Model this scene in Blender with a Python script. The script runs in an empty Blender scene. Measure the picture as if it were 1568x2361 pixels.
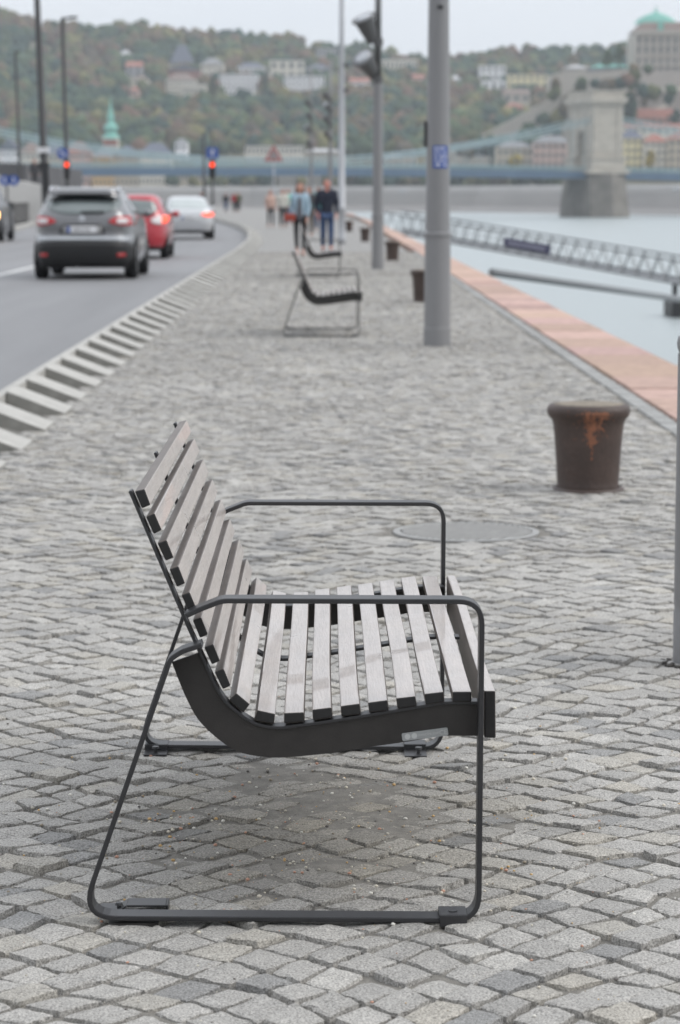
import bpy, bmesh, math, random
import numpy as np
from mathutils import Vector, Matrix, Euler, noise
R=math.radians
random.seed(7); rng=np.random.default_rng(11)
sc=bpy.context.scene
COL=sc.collection
# ------------------------------------------------------------------ camera, sky, sun, exposure
PITCH=7.195; YAW=0.385; CH=1.37; FPX=5767.0
cam=bpy.data.cameras.new('camera'); camo=bpy.data.objects.new('camera',cam); COL.objects.link(camo)
camo.location=(0,0,CH); camo.rotation_euler=(R(90-PITCH),0,R(-YAW))
cam.sensor_fit='VERTICAL'; cam.sensor_height=23.6; cam.lens=FPX/2361*23.6
cam.clip_start=0.1; cam.clip_end=9000
cam.dof.use_dof=True; cam.dof.focus_distance=5.3; cam.dof.aperture_fstop=4.3
sc.camera=camo
sc.render.engine='CYCLES'
w=bpy.data.worlds.new("World"); sc.world=w; w.use_nodes=True
nt=w.node_tree; nt.nodes.clear()
out=nt.nodes.new('ShaderNodeOutputWorld'); bg=nt.nodes.new('ShaderNodeBackground'); bg.inputs['Strength'].default_value=0.1
sky=nt.nodes.new('ShaderNodeTexSky'); sky.sky_type='NISHITA'; sky.sun_disc=False; sky.sun_elevation=R(42); sky.sun_rotation=R(96)
tc=nt.nodes.new('ShaderNodeTexCoord'); mp=nt.nodes.new('ShaderNodeMapping'); mp.inputs['Scale'].default_value=(1.2,1.2,5)
nz=nt.nodes.new('ShaderNodeTexNoise'); nz.inputs['Scale'].default_value=2.2; nz.inputs['Detail'].default_value=5
rp=nt.nodes.new('ShaderNodeValToRGB'); rp.color_ramp.elements[0].position=.3; rp.color_ramp.elements[1].position=.72
rp.color_ramp.elements[0].color=(7.3,7.7,8.4,1); rp.color_ramp.elements[1].color=(8.5,8.7,9.0,1)
mx=nt.nodes.new('ShaderNodeMix'); mx.data_type='RGBA'; mx.inputs[0].default_value=.93
L=nt.links.new
sep=nt.nodes.new('ShaderNodeSeparateXYZ'); L(tc.outputs['Generated'],sep.inputs[0])
gm=nt.nodes.new('ShaderNodeMapRange'); gm.inputs['From Min'].default_value=.03; gm.inputs['From Max'].default_value=.8; gm.inputs['To Min'].default_value=1.0; gm.inputs['To Max'].default_value=2.0; L(sep.outputs['Z'],gm.inputs[0])
gd=nt.nodes.new('ShaderNodeMapRange'); gd.inputs['From Min'].default_value=-1; gd.inputs['From Max'].default_value=.9; gd.inputs['To Min'].default_value=.72; gd.inputs['To Max'].default_value=1.04; L(sep.outputs['Y'],gd.inputs[0])
gx_=nt.nodes.new('ShaderNodeMath'); gx_.operation='MULTIPLY'; L(gm.outputs[0],gx_.inputs[0]); L(gd.outputs[0],gx_.inputs[1])
gs=nt.nodes.new('ShaderNodeVectorMath'); gs.operation='SCALE'; L(rp.outputs[0],gs.inputs[0]); L(gx_.outputs[0],gs.inputs['Scale'])
L(tc.outputs['Generated'],mp.inputs[0]); L(mp.outputs[0],nz.inputs[0]); L(nz.outputs[0],rp.inputs[0])
L(sky.outputs[0],mx.inputs[6]); L(gs.outputs[0],mx.inputs[7]); L(mx.outputs[2],bg.inputs[0]); L(bg.outputs[0],out.inputs[0])
sl=bpy.data.lights.new('sun','SUN'); sl.energy=1.6; sl.angle=R(28); sl.color=(1,.96,.9)
so=bpy.data.objects.new('sun',sl); COL.objects.link(so); so.location=(0,0,300)
_el,_az=R(42),R(96)
_d=Vector((math.sin(_az)*math.cos(_el),math.cos(_az)*math.cos(_el),math.sin(_el)))
so.rotation_euler=_d.to_track_quat('Z','Y').to_euler()
sc.view_settings.view_transform='Standard'; sc.view_settings.look='None'; sc.view_settings.exposure=0.0; sc.view_settings.gamma=1
sc.cycles.volume_bounces=1
HAZE=0.00012

# ------------------------------------------------------------------ helpers
_RM=Euler((R(90-PITCH),0,R(-YAW))).to_matrix()
def ray(px,py): return _RM@Vector(((px-784)/FPX,-(py-1180.5)/FPX,-1))
def at(px,py,Y):
    d=ray(px,py); t=Y/d.y; return Vector((d.x*t,Y,CH+d.z*t))
def gr(px,py,z=0.0):
    d=ray(px,py); t=(z-CH)/d.z; return Vector((d.x*t,d.y*t,z))
def tag(o,label=None,cat=None,group=None,kind=None):
    if label: o['label']=label
    if cat: o['category']=cat
    if group: o['group']=group
    if kind: o['kind']=kind
    return o
def empty(name,loc,rz=0,label=None,cat=None,group=None):
    o=bpy.data.objects.new(name,None); COL.objects.link(o); o.location=loc; o.rotation_euler=(0,0,rz); o.empty_display_size=.2
    return tag(o,label,cat,group)
def copy_tree(o,parent=None):
    c=o.copy(); COL.objects.link(c); c.parent=parent
    for ch in [x for x in bpy.data.objects if x.parent==o]: copy_tree(ch,c)
    return c
class MB:
    def __init__(s): s.v=[]; s.f=[]; s.c=[]
    def add(s,vs,fs,col=None):
        n=len(s.v); s.v+= [tuple(v) for v in vs]; s.f+=[tuple(i+n for i in f) for f in fs]
        s.c+=[col or (1,1,1,1)]*len(vs); return s
    def box(s,x0,x1,y0,y1,z0,z1,col=None):
        return s.add([(x0,y0,z0),(x1,y0,z0),(x1,y1,z0),(x0,y1,z0),(x0,y0,z1),(x1,y0,z1),(x1,y1,z1),(x0,y1,z1)],
            [(0,3,2,1),(4,5,6,7),(0,1,5,4),(1,2,6,5),(2,3,7,6),(3,0,4,7)],col)
    def tube(s,a,b,r,r2=None,seg=12,caps=True):
        a=Vector(a); b=Vector(b); r2=r if r2 is None else r2
        q=(b-a).to_track_quat('Z','Y').to_matrix()
        vs=[]
        for p,rr in ((a,r),(b,r2)):
            for i in range(seg):
                t=2*math.pi*i/seg; vs.append(p+q@Vector((math.cos(t)*rr,math.sin(t)*rr,0)))
        fs=[(i,(i+1)%seg,seg+(i+1)%seg,seg+i) for i in range(seg)]
        if caps: fs+=[tuple(range(seg-1,-1,-1)),tuple(range(seg,2*seg))]
        return s.add(vs,fs)
    def bar(s,a,b,wd,ht,up=Vector((0,0,1))):
        a=Vector(a); b=Vector(b); d=(b-a).normalized(); sd=d.cross(up).normalized(); u=sd.cross(d)
        vs=[]
        for p in (a,b):
            for i,j in ((-1,-1),(1,-1),(1,1),(-1,1)): vs.append(p+sd*i*wd/2+u*j*ht/2)
        return s.add(vs,[(3,2,1,0),(4,5,6,7),(0,1,5,4),(1,2,6,5),(2,3,7,6),(3,0,4,7)])
    def rev(s,prof,seg=24,M=None,caps=True):
        vs=[]
        for r,z in prof:
            for i in range(seg):
                t=2*math.pi*i/seg; p=Vector((math.cos(t)*r,math.sin(t)*r,z)); vs.append(M@p if M else p)
        n=len(prof); fs=[]
        for k in range(n-1):
            for i in range(seg):
                j=(i+1)%seg; fs.append((k*seg+i,k*seg+j,(k+1)*seg+j,(k+1)*seg+i))
        if caps: fs+=[tuple(range(seg-1,-1,-1)),tuple(range((n-1)*seg,n*seg))]
        return s.add(vs,fs)
    def prism_y(s,pts,y0,y1):      # outline in x,z extruded along y
        n=len(pts); vs=[(x,y0,z) for x,z in pts]+[(x,y1,z) for x,z in pts]
        return s.add(vs,[tuple(range(n)),tuple(range(2*n-1,n-1,-1))]+[(i,n+i,n+(i+1)%n,(i+1)%n) for i in range(n)])
    def ribbon(s,path,y0,y1,t,closed=False):   # flat bar of thickness t following a path in x,z
        n=len(path); vs=[]
        for i in range(n):
            p=Vector(path[i]); a=Vector(path[i-1]) if (i or closed) else None; b=Vector(path[(i+1)%n]) if (i<n-1 or closed) else None
            d1=(p-a).normalized() if a is not None else None; d2=(b-p).normalized() if b is not None else None
            if d1 is None: d1=d2
            if d2 is None: d2=d1
            m=(d1+d2).normalized(); nn=Vector((-m.y,m.x)); k=t/2/max(.5,nn.dot(Vector((-d1.y,d1.x))))
            q1=p+nn*k; q2=p-nn*k
            vs+=[(q1.x,y0,q1.y),(q1.x,y1,q1.y),(q2.x,y1,q2.y),(q2.x,y0,q2.y)]
        fs=[]
        for i in range(n if closed else n-1):
            a=4*i; b=4*((i+1)%n)
            for k in range(4): fs.append((a+k,a+(k+1)%4,b+(k+1)%4,b+k))
        if not closed: fs+=[(3,2,1,0),(4*n-4,4*n-3,4*n-2,4*n-1)]
        return s.add(vs,fs)
    def blob(s,c,r,sub=1,jit=.25,sq=(1,1,1),col=None):
        vs,fs=ICO[sub]; out=[]
        o=random.random()*50
        for v in vs:
            k=1+jit*noise.noise(v*1.7+Vector((o,o,o)))*2
            out.append((c[0]+v.x*r*k*sq[0],c[1]+v.y*r*k*sq[1],c[2]+v.z*r*k*sq[2]))
        return s.add(out,fs,col)
    def build(s,name,m=None,parent=None,bevel=0,smooth=False,loc=None,colattr=False,seg=2,recalc=True):
        me=bpy.data.meshes.new(name); me.from_pydata(s.v,[],s.f)
        if colattr:
            a=me.color_attributes.new('Col','FLOAT_COLOR','POINT'); a.data.foreach_set('color',np.array(s.c,dtype=np.float32).ravel())
        if recalc:
            bm=bmesh.new(); bm.from_mesh(me); bmesh.ops.recalc_face_normals(bm,faces=bm.faces); bm.to_mesh(me); bm.free()
        if m: me.materials.append(m)
        if smooth: me.polygons.foreach_set('use_smooth',[True]*len(me.polygons))
        o=bpy.data.objects.new(name,me); COL.objects.link(o)
        if parent: o.parent=parent
        if loc: o.location=loc
        if bevel:
            b=o.modifiers.new('bevel','BEVEL'); b.width=bevel; b.segments=seg; b.limit_method='ANGLE'; b.angle_limit=R(35)
        return o
ICO={}
for _s in (0,1,2,3):
    _b=bmesh.new(); bmesh.ops.create_icosphere(_b,subdivisions=max(1,_s) if _s else 1,radius=1)
    ICO[_s]=([v.co.copy() for v in _b.verts],[tuple(v.index for v in f.verts) for f in _b.faces]); _b.free()
def fillet(pts,rad,n=6):
    out=[pts[0]]
    for i in range(1,len(pts)-1):
        p=Vector(pts[i]); a=Vector(pts[i-1]); b=Vector(pts[i+1]); r=rad[i] if isinstance(rad,(list,tuple)) else rad
        if r<=0: out.append(tuple(p)); continue
        u=(a-p).normalized(); v=(b-p).normalized(); ang=u.angle(v); l=min(r/math.tan(ang/2),(a-p).length*.48,(b-p).length*.48)
        s=p+u*l; e=p+v*l
        for k in range(n+1):
            t=k/n; q=s*(1-t)**2+p*2*t*(1-t)+e*t*t; out.append(tuple(q))
    out.append(pts[-1]); return out
def smoothpath(pts,n=4):   # catmull-rom
    P=[Vector(p) for p in pts]; out=[]
    for i in range(len(P)-1):
        a=P[i-1] if i else P[0]*2-P[1]; b=P[i]; c=P[i+1]; d=P[i+2] if i+2<len(P) else P[-1]*2-P[-2]
        for k in range(n):
            t=k/n; out.append(tuple(.5*((2*b)+(c-a)*t+(2*a-5*b+4*c-d)*t*t+(3*b-a-3*c+d)*t**3)))
    out.append(tuple(P[-1])); return out
# ------------------------------------------------------------------ materials
def mat(name,col,rough=.6,metal=0,var=.12,scale=6,bump=0,bscale=40,spec=.5,coat=0,attr=False,stretch=None,emit=None,fine=0,fscale=300):
    m=bpy.data.materials.new(name); m.use_nodes=True; n=m.node_tree; b=n.nodes['Principled BSDF']; l=n.links.new
    b.inputs['Roughness'].default_value=rough; b.inputs['Metallic'].default_value=metal; b.inputs['Specular IOR Level'].default_value=spec
    b.inputs['Coat Weight'].default_value=coat
    t=n.nodes.new('ShaderNodeTexCoord'); src=t.outputs['Object']
    if stretch:
        mp=n.nodes.new('ShaderNodeMapping'); mp.inputs['Scale'].default_value=stretch; l(src,mp.inputs[0]); src=mp.outputs[0]
    z=n.nodes.new('ShaderNodeTexNoise'); z.inputs['Scale'].default_value=scale; z.inputs['Detail'].default_value=6; z.inputs['Roughness'].default_value=.65; l(src,z.inputs[0])
    r=n.nodes.new('ShaderNodeMapRange'); r.inputs['From Min'].default_value=.25; r.inputs['From Max'].default_value=.75
    r.inputs['To Min'].default_value=1-var; r.inputs['To Max'].default_value=1+var; l(z.outputs[0],r.inputs[0])
    vm=n.nodes.new('ShaderNodeVectorMath'); vm.operation='SCALE'; vm.inputs[0].default_value=col[:3]; l(r.outputs[0],vm.inputs['Scale'])
    if attr:
        a=n.nodes.new('ShaderNodeAttribute'); a.attribute_name='Col'; l(a.outputs['Color'],vm.inputs[0])
    last=vm.outputs[0]
    if fine:
        f=n.nodes.new('ShaderNodeTexNoise'); f.inputs['Scale'].default_value=fscale; f.inputs['Detail'].default_value=3; l(t.outputs['Object'],f.inputs[0])
        fr=n.nodes.new('ShaderNodeMapRange'); fr.inputs['From Min'].default_value=.32; fr.inputs['From Max'].default_value=.68; fr.inputs['To Min'].default_value=1-fine; fr.inputs['To Max'].default_value=1+fine; l(f.outputs[0],fr.inputs[0])
        v2=n.nodes.new('ShaderNodeVectorMath'); v2.operation='SCALE'; l(last,v2.inputs[0]); l(fr.outputs[0],v2.inputs['Scale']); last=v2.outputs[0]
    l(last,b.inputs['Base Color'])
    if bump:
        z2=n.nodes.new('ShaderNodeTexNoise'); z2.inputs['Scale'].default_value=bscale; z2.inputs['Detail'].default_value=5; l(src,z2.inputs[0])
        bp=n.nodes.new('ShaderNodeBump'); bp.inputs['Strength'].default_value=min(1,bump); bp.inputs['Distance'].default_value=.5/bscale; l(z2.outputs[0],bp.inputs['Height']); l(bp.outputs[0],b.inputs['Normal'])
    if emit:
        b.inputs['Emission Color'].default_value=(*emit[:3],1); b.inputs['Emission Strength'].default_value=emit[3]
    m.diffuse_color=(*col[:3],1)
    return m

# ------------------------------------------------------------------ ground layout
WATER=-6.2
KX=[(-40,-2.05),(60,-2.05),(75,-2.2),(93,-2.75),(110,-3.6),(130,-5.0),(163,-7.6),(208,-11.5),(300,-24),(450,-60),(650,-140)]
def kerb_x(y): return float(np.interp(y,[k[0] for k in KX],[k[1] for k in KX]))
def lx(y): return kerb_x(y)-9.55-max(0,(y-100))*.004
QX=[(-40,2.86),(130,2.86),(170,2.3),(210,1.2),(260,-3),(320,-16),(450,-60),(650,-130)]
def quay_x(y): return float(np.interp(y,[k[0] for k in QX],[k[1] for k in QX]))
YS=list(np.concatenate([np.arange(-40,60,10),np.arange(60,300,6),np.arange(300,651,25)]))
def strip(name,fa,fb,z,m,y0=-40,y1=650,nx=2,**k):
    ys=[y for y in YS if y0<=y<=y1]
    if ys[0]>y0: ys=[y0]+ys
    if ys[-1]<y1: ys.append(y1)
    b=MB(); vs=[]
    for y in ys:
        for i in range(nx):
            t=i/(nx-1); vs.append((fa(y)*(1-t)+fb(y)*t,y,z(y) if callable(z) else z))
    fs=[(j*nx+i,j*nx+i+1,(j+1)*nx+i+1,(j+1)*nx+i) for j in range(len(ys)-1) for i in range(nx-1)]
    b.add(vs,fs); o=b.build(name,m,recalc=False); return tag(o,kind='structure')
M_asph=mat('asphalt',(.185,.185,.19),.62,var=.2,scale=.8,bump=.3,bscale=60,stretch=(1,.04,1),fine=.15,fscale=60)
M_conc=mat('pale concrete',(.40,.39,.365),.8,var=.18,scale=5,bump=.3,bscale=60,fine=.07,fscale=90)
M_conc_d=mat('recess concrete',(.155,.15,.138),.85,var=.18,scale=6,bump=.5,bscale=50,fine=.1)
M_cside=mat('shade painted block side',(.25,.245,.225),.9,var=.25,scale=7,fine=.1)  # block sides painted darker than the tops, as faces turned from the light
M_line=mat('road paint',(.62,.62,.61),.6,var=.12,scale=4)
M_pave=mat('far pavement',(.36,.355,.34),.8,var=.13,scale=1.2,bump=.3,bscale=8)
# land under everything on this bank
strip('land',lambda y:-420,lambda y:quay_x(y)-.02,-.16,M_conc_d)
strip('road',lambda y:lx(y),lambda y:kerb_x(y)-.01,-.075,M_asph,nx=5)
strip('road_line',lambda y:kerb_x(y)-3.98,lambda y:kerb_x(y)-3.84,-.070,M_line,y0=-20,y1=320)
strip('pavement',lambda y:lx(y)-9,lambda y:lx(y)-.25,.07,M_pave)
# far kerb of the road
def extr(name,fx,prof,m,y0=-40,y1=650,step=None):
    ys=[y for y in YS if y0<=y<=y1]; 
    if ys[-1]<y1: ys.append(y1)
    n=len(prof); b=MB(); vs=[(fx(y)+dx,y,z) for y in ys for dx,z in prof]
    fs=[(j*n+i,j*n+(i+1),(j+1)*n+(i+1),(j+1)*n+i) for j in range(len(ys)-1) for i in range(n-1)]
    b.add(vs,fs); return b.build(name,m)
tag(extr('kerb',lx,[(.0,-.1),(0,.09),(-.27,.09),(-.27,-.1)],M_conc),kind='structure')
# raised kerb beside the promenade with the sloping recess floor
tag(extr('kerb',kerb_x,[(-.02,-.12),(-.02,.135),(.045,.135),(.045,.0)],M_conc),kind='structure')
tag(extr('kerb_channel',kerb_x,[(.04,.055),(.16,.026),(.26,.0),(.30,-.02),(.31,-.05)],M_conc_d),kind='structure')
# wedge blocks
wm=MB()
wm.add([(.045,0,-.02),(.415,0,-.02),(.415,.5,-.02),(.045,.5,-.02),(.045,0,.150),(.415,0,.010),(.415,.5,.010),(.045,.5,.150)],
   [(0,3,2,1),(4,5,6,7),(0,1,5,4),(1,2,6,5),(2,3,7,6),(3,0,4,7)])
NB=98; y0=gr(52.6,1039.5).y-1.13*3
w0=None
ords=['nearest','second nearest','third nearest','fourth nearest','fifth nearest','sixth nearest','seventh nearest']
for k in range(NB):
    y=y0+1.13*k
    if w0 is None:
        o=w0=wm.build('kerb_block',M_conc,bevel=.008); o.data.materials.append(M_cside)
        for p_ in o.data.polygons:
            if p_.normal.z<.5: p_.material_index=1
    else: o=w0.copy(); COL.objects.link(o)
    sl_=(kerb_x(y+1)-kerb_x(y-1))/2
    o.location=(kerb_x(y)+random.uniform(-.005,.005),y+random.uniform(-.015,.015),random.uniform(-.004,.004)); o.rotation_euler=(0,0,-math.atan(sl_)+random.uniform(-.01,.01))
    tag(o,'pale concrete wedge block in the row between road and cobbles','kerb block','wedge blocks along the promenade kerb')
# ---- setts
def vnoise(X,Y,s,seed):
    r=np.random.default_rng(seed).random((256,256)); x=X*s+500; y=Y*s+500
    xi=np.floor(x).astype(int); yi=np.floor(y).astype(int); fx=x-xi; fy=y-yi; fx=fx*fx*(3-2*fx); fy=fy*fy*(3-2*fy)
    g=lambda a,b:r[a%256,b%256]
    return (g(xi,yi)*(1-fx)+g(xi+1,yi)*fx)*(1-fy)+(g(xi,yi+1)*(1-fx)+g(xi+1,yi+1)*fx)*fy
def sett_mesh(name,y0,y1,n,xa,xb,pitch,seed,m,ang=R(-44)):
    rg=np.random.default_rng(seed)
    ca,sa=math.cos(ang),math.sin(ang)
    cx,cy=(0.5,(y0+y1)/2); ext=math.hypot(y1-y0,6)/2+1
    n_=int(2*ext/pitch)
    ue=-ext+np.cumsum(pitch*rg.uniform(.86,1.16,n_)); ve=-ext+np.cumsum(pitch*rg.uniform(.88,1.14,n_))
    UU,VV=np.meshgrid(ue,ve,indexing='ij')
    UU=UU+rg.normal(0,.0065,UU.shape)+.03*np.sin(VV*2.3+1)+.012*np.sin(VV*9); VV=VV+rg.normal(0,.0065,VV.shape)+.03*np.sin(UU*1.9)+.012*np.sin(UU*8)
    PX=cx+ca*UU-sa*VV; PY=cy+sa*UU+ca*VV
    PX=PX+.05*np.sin(PY*1.3+.8*np.sin(PX*1.1)); PY=PY+.06*np.sin(PX*2.0+.5*np.sin(PY*.6))
    q4=np.stack([np.stack([PX[:-1,:-1],PX[1:,:-1],PX[1:,1:],PX[:-1,1:]],-1),np.stack([PY[:-1,:-1],PY[1:,:-1],PY[1:,1:],PY[:-1,1:]],-1)],-1).reshape(-1,4,2)
    C=q4.mean(1)
    XA=np.array([xa(y) for y in C[:,1]]); XB=np.array([xb(y) for y in C[:,1]]); h=pitch*.5
    keep=(C[:,1]>=y0)&(C[:,1]<y1)&(C[:,0]-h>=XA)&(C[:,0]+h<=XB)&(np.hypot(C[:,0]-MH[0],C[:,1]-MH[1])>.30+h)
    q4=q4[keep]; C=C[keep]; N=len(C)
    D=q4-C[:,None]; rl=np.linalg.norm(D,axis=2,keepdims=True); gap=(.0036+rg.uniform(0,.0058,(N,4,1)))
    q4=C[:,None]+D*(1-gap/rl)
    if n==9: g=np.array([-1,-.955,-.78,-.4,0,.4,.78,.955,1])
    elif n==5: g=np.array([-1,-.93,0,.93,1])
    else: g=np.array([-1,-.8,.8,1])
    U,V=np.meshgrid(g,g,indexing='ij'); U=U.ravel();V=V.ravel()
    edge=np.maximum(abs(U),abs(V))
    # corner jitter (bilinear)
    wq=np.stack([(1-U)*(1-V),(1+U)*(1-V),(1+U)*(1+V),(1-U)*(1+V)],1)/4
    rnd=1-.04*(U*V)**6
    wq2=np.stack([(1-U*rnd)*(1-V*rnd),(1+U*rnd)*(1-V*rnd),(1+U*rnd)*(1+V*rnd),(1-U*rnd)*(1+V*rnd)],1)/4
    P2=np.einsum('qk,nkd->nqd',wq2,q4)
    bl=rg.normal(0,.0012,(N,4))  # bulging sides
    P2=P2+rg.normal(0,.0016,P2.shape)*(edge>.7)[None,:,None]
    X=P2[...,0]; Y=P2[...,1]; lx_=X-C[:,0:1]; ly_=Y-C[:,1:2]
    tx=rg.normal(0,.036,(N,1));ty=rg.normal(0,.036,(N,1)); h0=rg.normal(0,.0028,(N,1))
    dome=rg.uniform(.0,.0016,(N,1))
    Z=h0+tx*lx_+ty*ly_+dome*(1-(U**2+V**2)/2)[None]
    nzv=rg.normal(0,.0008 if n==9 else .0005,(N,len(U)))
    Z=Z+nzv
    Z=np.where(edge[None]>.99,-.022,np.where(edge[None]>.9,Z-.0018,Z))
    pal=np.array([(.345,.338,.325),(.37,.362,.348),(.32,.314,.303),(.355,.342,.315),(.40,.392,.375),(.245,.245,.243),(.37,.352,.318)])
    pi=rg.choice(7,N,p=[.30,.22,.19,.12,.08,.07,.02]); cc=np.array([.985,.97,.945])*pal[pi]*rg.uniform(.95,1.06,(N,1))*(.84+.30*(.6*vnoise(C[:,0],C[:,1],.8,41)+.4*vnoise(C[:,0],C[:,1],2.4,42)))[:,None]
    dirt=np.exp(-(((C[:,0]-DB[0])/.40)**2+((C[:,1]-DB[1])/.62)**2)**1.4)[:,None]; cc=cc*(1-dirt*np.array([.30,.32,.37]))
    nn=len(g); q=np.arange(nn*nn).reshape(nn,nn)
    F=np.stack([q[:-1,:-1],q[1:,:-1],q[1:,1:],q[:-1,1:]],-1).reshape(-1,4)
    F=(F[None]+(np.arange(N)*nn*nn)[:,None,None]).reshape(-1,4)
    me=bpy.data.meshes.new(name); nv=N*nn*nn
    me.vertices.add(nv); me.vertices.foreach_set('co',np.stack([X,Y,Z],-1).astype(np.float32).ravel())
    me.loops.add(F.size); me.loops.foreach_set('vertex_index',F.ravel().astype(np.int32))
    me.polygons.add(len(F)); me.polygons.foreach_set('loop_start',np.arange(0,F.size,4,dtype=np.int32)); 
    me.update(calc_edges=True)
    me.polygons.foreach_set('use_smooth',np.zeros(len(F),dtype=bool))
    a=me.color_attributes.new('Col','FLOAT_COLOR','POINT'); c4=np.ones((N,nn*nn,4),dtype=np.float32); c4[...,:3]=cc[:,None,:]; a.data.foreach_set('color',c4.ravel())
    me.materials.append(m); o=bpy.data.objects.new(name,me); COL.objects.link(o); print('setts',N,len(F))
    return tag(o,kind='structure')
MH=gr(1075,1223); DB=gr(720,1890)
M_sett=mat('granite setts',(.35,.35,.35),.78,var=.13,scale=14,bump=1,bscale=150,attr=True,fine=.5,fscale=260)
M_sett2=mat('granite setts far',(.35,.35,.35),.8,var=.12,scale=9,bump=.5,bscale=90,attr=True,fine=.16,fscale=120)
xl=lambda y:kerb_x(y)+.255
xr=lambda y:1.98+.0035*y
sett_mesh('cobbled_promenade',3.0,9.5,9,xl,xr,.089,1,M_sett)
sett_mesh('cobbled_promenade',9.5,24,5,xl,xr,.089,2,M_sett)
sett_mesh('cobbled_promenade',24,62,4,xl,xr,.092,3,M_sett2)
# sand bedding between the setts, higher under the bench where it has silted up
M_sand=mat('joint sand',(.18,.17,.152),.95,var=.35,scale=26,bump=.8,bscale=300,fine=.3,fscale=500)
BX0,BY0=DB.x,DB.y
gx=np.arange(-1.7,2.4,.022); gy=np.arange(2.8,9.6,.022)
GX,GY=np.meshgrid(gx,gy,indexing='ij')
fill=np.exp(-(((GX-BX0)/.42)**2+((GY-BY0-.05)/.62)**2)**1.5)
n1=vnoise(GX,GY,6,1)*.6+vnoise(GX,GY,17,2)*.4
GZ=-.0100+ .0092*fill*np.clip(n1*2.1-.25,0,1.15)+ (vnoise(GX,GY,34,3)-.5)*.006+(vnoise(GX,GY,3,5)-.5)*.005
b=MB(); nx,ny=GX.shape
b.v=list(map(tuple,np.stack([GX,GY,GZ],-1).reshape(-1,3))); q=np.arange(nx*ny).reshape(nx,ny)
b.f=list(map(tuple,np.stack([q[:-1,:-1],q[1:,:-1],q[1:,1:],q[:-1,1:]],-1).reshape(-1,4)))
o=b.build('joint_sand',M_sand,smooth=True,recalc=False); tag(o,kind='structure')
strip('joint_sand',lambda y:kerb_x(y)+.27,lambda y:xr(y)+.1,-.013,M_sand,y0=9.58,y1=63)
b=MB().add([(-3,-40,-.012),(2.2,-40,-.012),(2.2,2.85,-.012),(-3,2.85,-.012)],[(0,1,2,3)]); tag(b.build('pavement',M_sand),kind='structure')
# far part of the promenade: fine mottled stone
mp_=mat('far setts',(.262,.256,.245),.8,var=.16,scale=5,bump=.9,bscale=9,fine=.18,fscale=14)
strip('promenade',lambda y:kerb_x(y)+.28,lambda y:quay_x(y)-.75,.0,mp_,y0=62,y1=420)
# border course of setts laid square beside the coping, and the red coping slabs
def border(y0,y1,seed):
    rg=random.Random(seed); b=MB(); y=y0
    while y<y1:
        for c in range(1):
            l=rg.uniform(.085,.125); x0=xr(y)+.012; x1=xr(y)+.125; g=rg.uniform(.26,.37); z=rg.gauss(0,.0025)
            b.box(x0,x1,y+.005,y+l-.005,-.03,z,(g,g,g*.97,1))
        y+=l
    return b
tag(border(2.8,62,3).build('border_course',M_sett,colattr=True,bevel=.004,seg=1),kind='structure')
M_red=mat('red granite coping',(.44,.25,.21),.75,var=.3,scale=7,bump=.4,bscale=80,attr=True,fine=.14,fscale=120)
b=MB(); y=2.8; rg=random.Random(5)
while y<200:
    l=rg.uniform(.9,1.45) if y<70 else 4
    k=rg.uniform(.82,1.14); t=rg.uniform(-.02,.03); z=.012+rg.gauss(0,.003)
    b.box(xr(min(y,60))+.145,quay_x(y)+.0,y+.006,y+l-.006,-.28,z,((.44+t)*k,(.295+t)*k,.245*k,1)); y+=l
tag(b.build('coping',M_red,colattr=True,bevel=.012),kind='structure')
M_wall=mat('quay stone',(.27,.255,.235),.9,var=.2,scale=1,bump=.5,bscale=4)
b=MB(); vs=[]; ys=[y for y in YS]
for y in ys: vs+=[(quay_x(y)-.02,y,-.05),(quay_x(y)+.7,y,WATER-2)]
b.add(vs,[(2*i,2*i+1,2*i+3,2*i+2) for i in range(len(ys)-1)]); o=b.build('quay_wall',M_wall); tag(o,'sloping grey stone quay wall dropping from the red coping to the river','wall')
# water
M_wat=bpy.data.materials.new('river water'); M_wat.use_nodes=True; n=M_wat.node_tree; pb=n.nodes['Principled BSDF']
pb.inputs['Base Color'].default_value=(.32,.36,.365,1); pb.inputs['Roughness'].default_value=.33; pb.inputs['IOR'].default_value=1.33
t=n.nodes.new('ShaderNodeTexCoord'); mpn=n.nodes.new('ShaderNodeMapping'); mpn.inputs['Scale'].default_value=(.22,.09,1); n.links.new(t.outputs['Object'],mpn.inputs[0])
z1=n.nodes.new('ShaderNodeTexNoise'); z1.inputs['Scale'].default_value=2.2; z1.inputs['Detail'].default_value=7; n.links.new(mpn.outputs[0],z1.inputs[0])
bp=n.nodes.new('ShaderNodeBump'); bp.inputs['Strength'].default_value=.4; bp.inputs['Distance'].default_value=.25; n.links.new(z1.outputs[0],bp.inputs['Height']); n.links.new(bp.outputs[0],pb.inputs['Normal'])
b=MB().add([(-1500,-200,WATER),(1500,-200,WATER),(1500,2600,WATER),(-1500,2600,WATER)],[(0,1,2,3)]); tag(b.build('water',M_wat),kind='structure')
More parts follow.
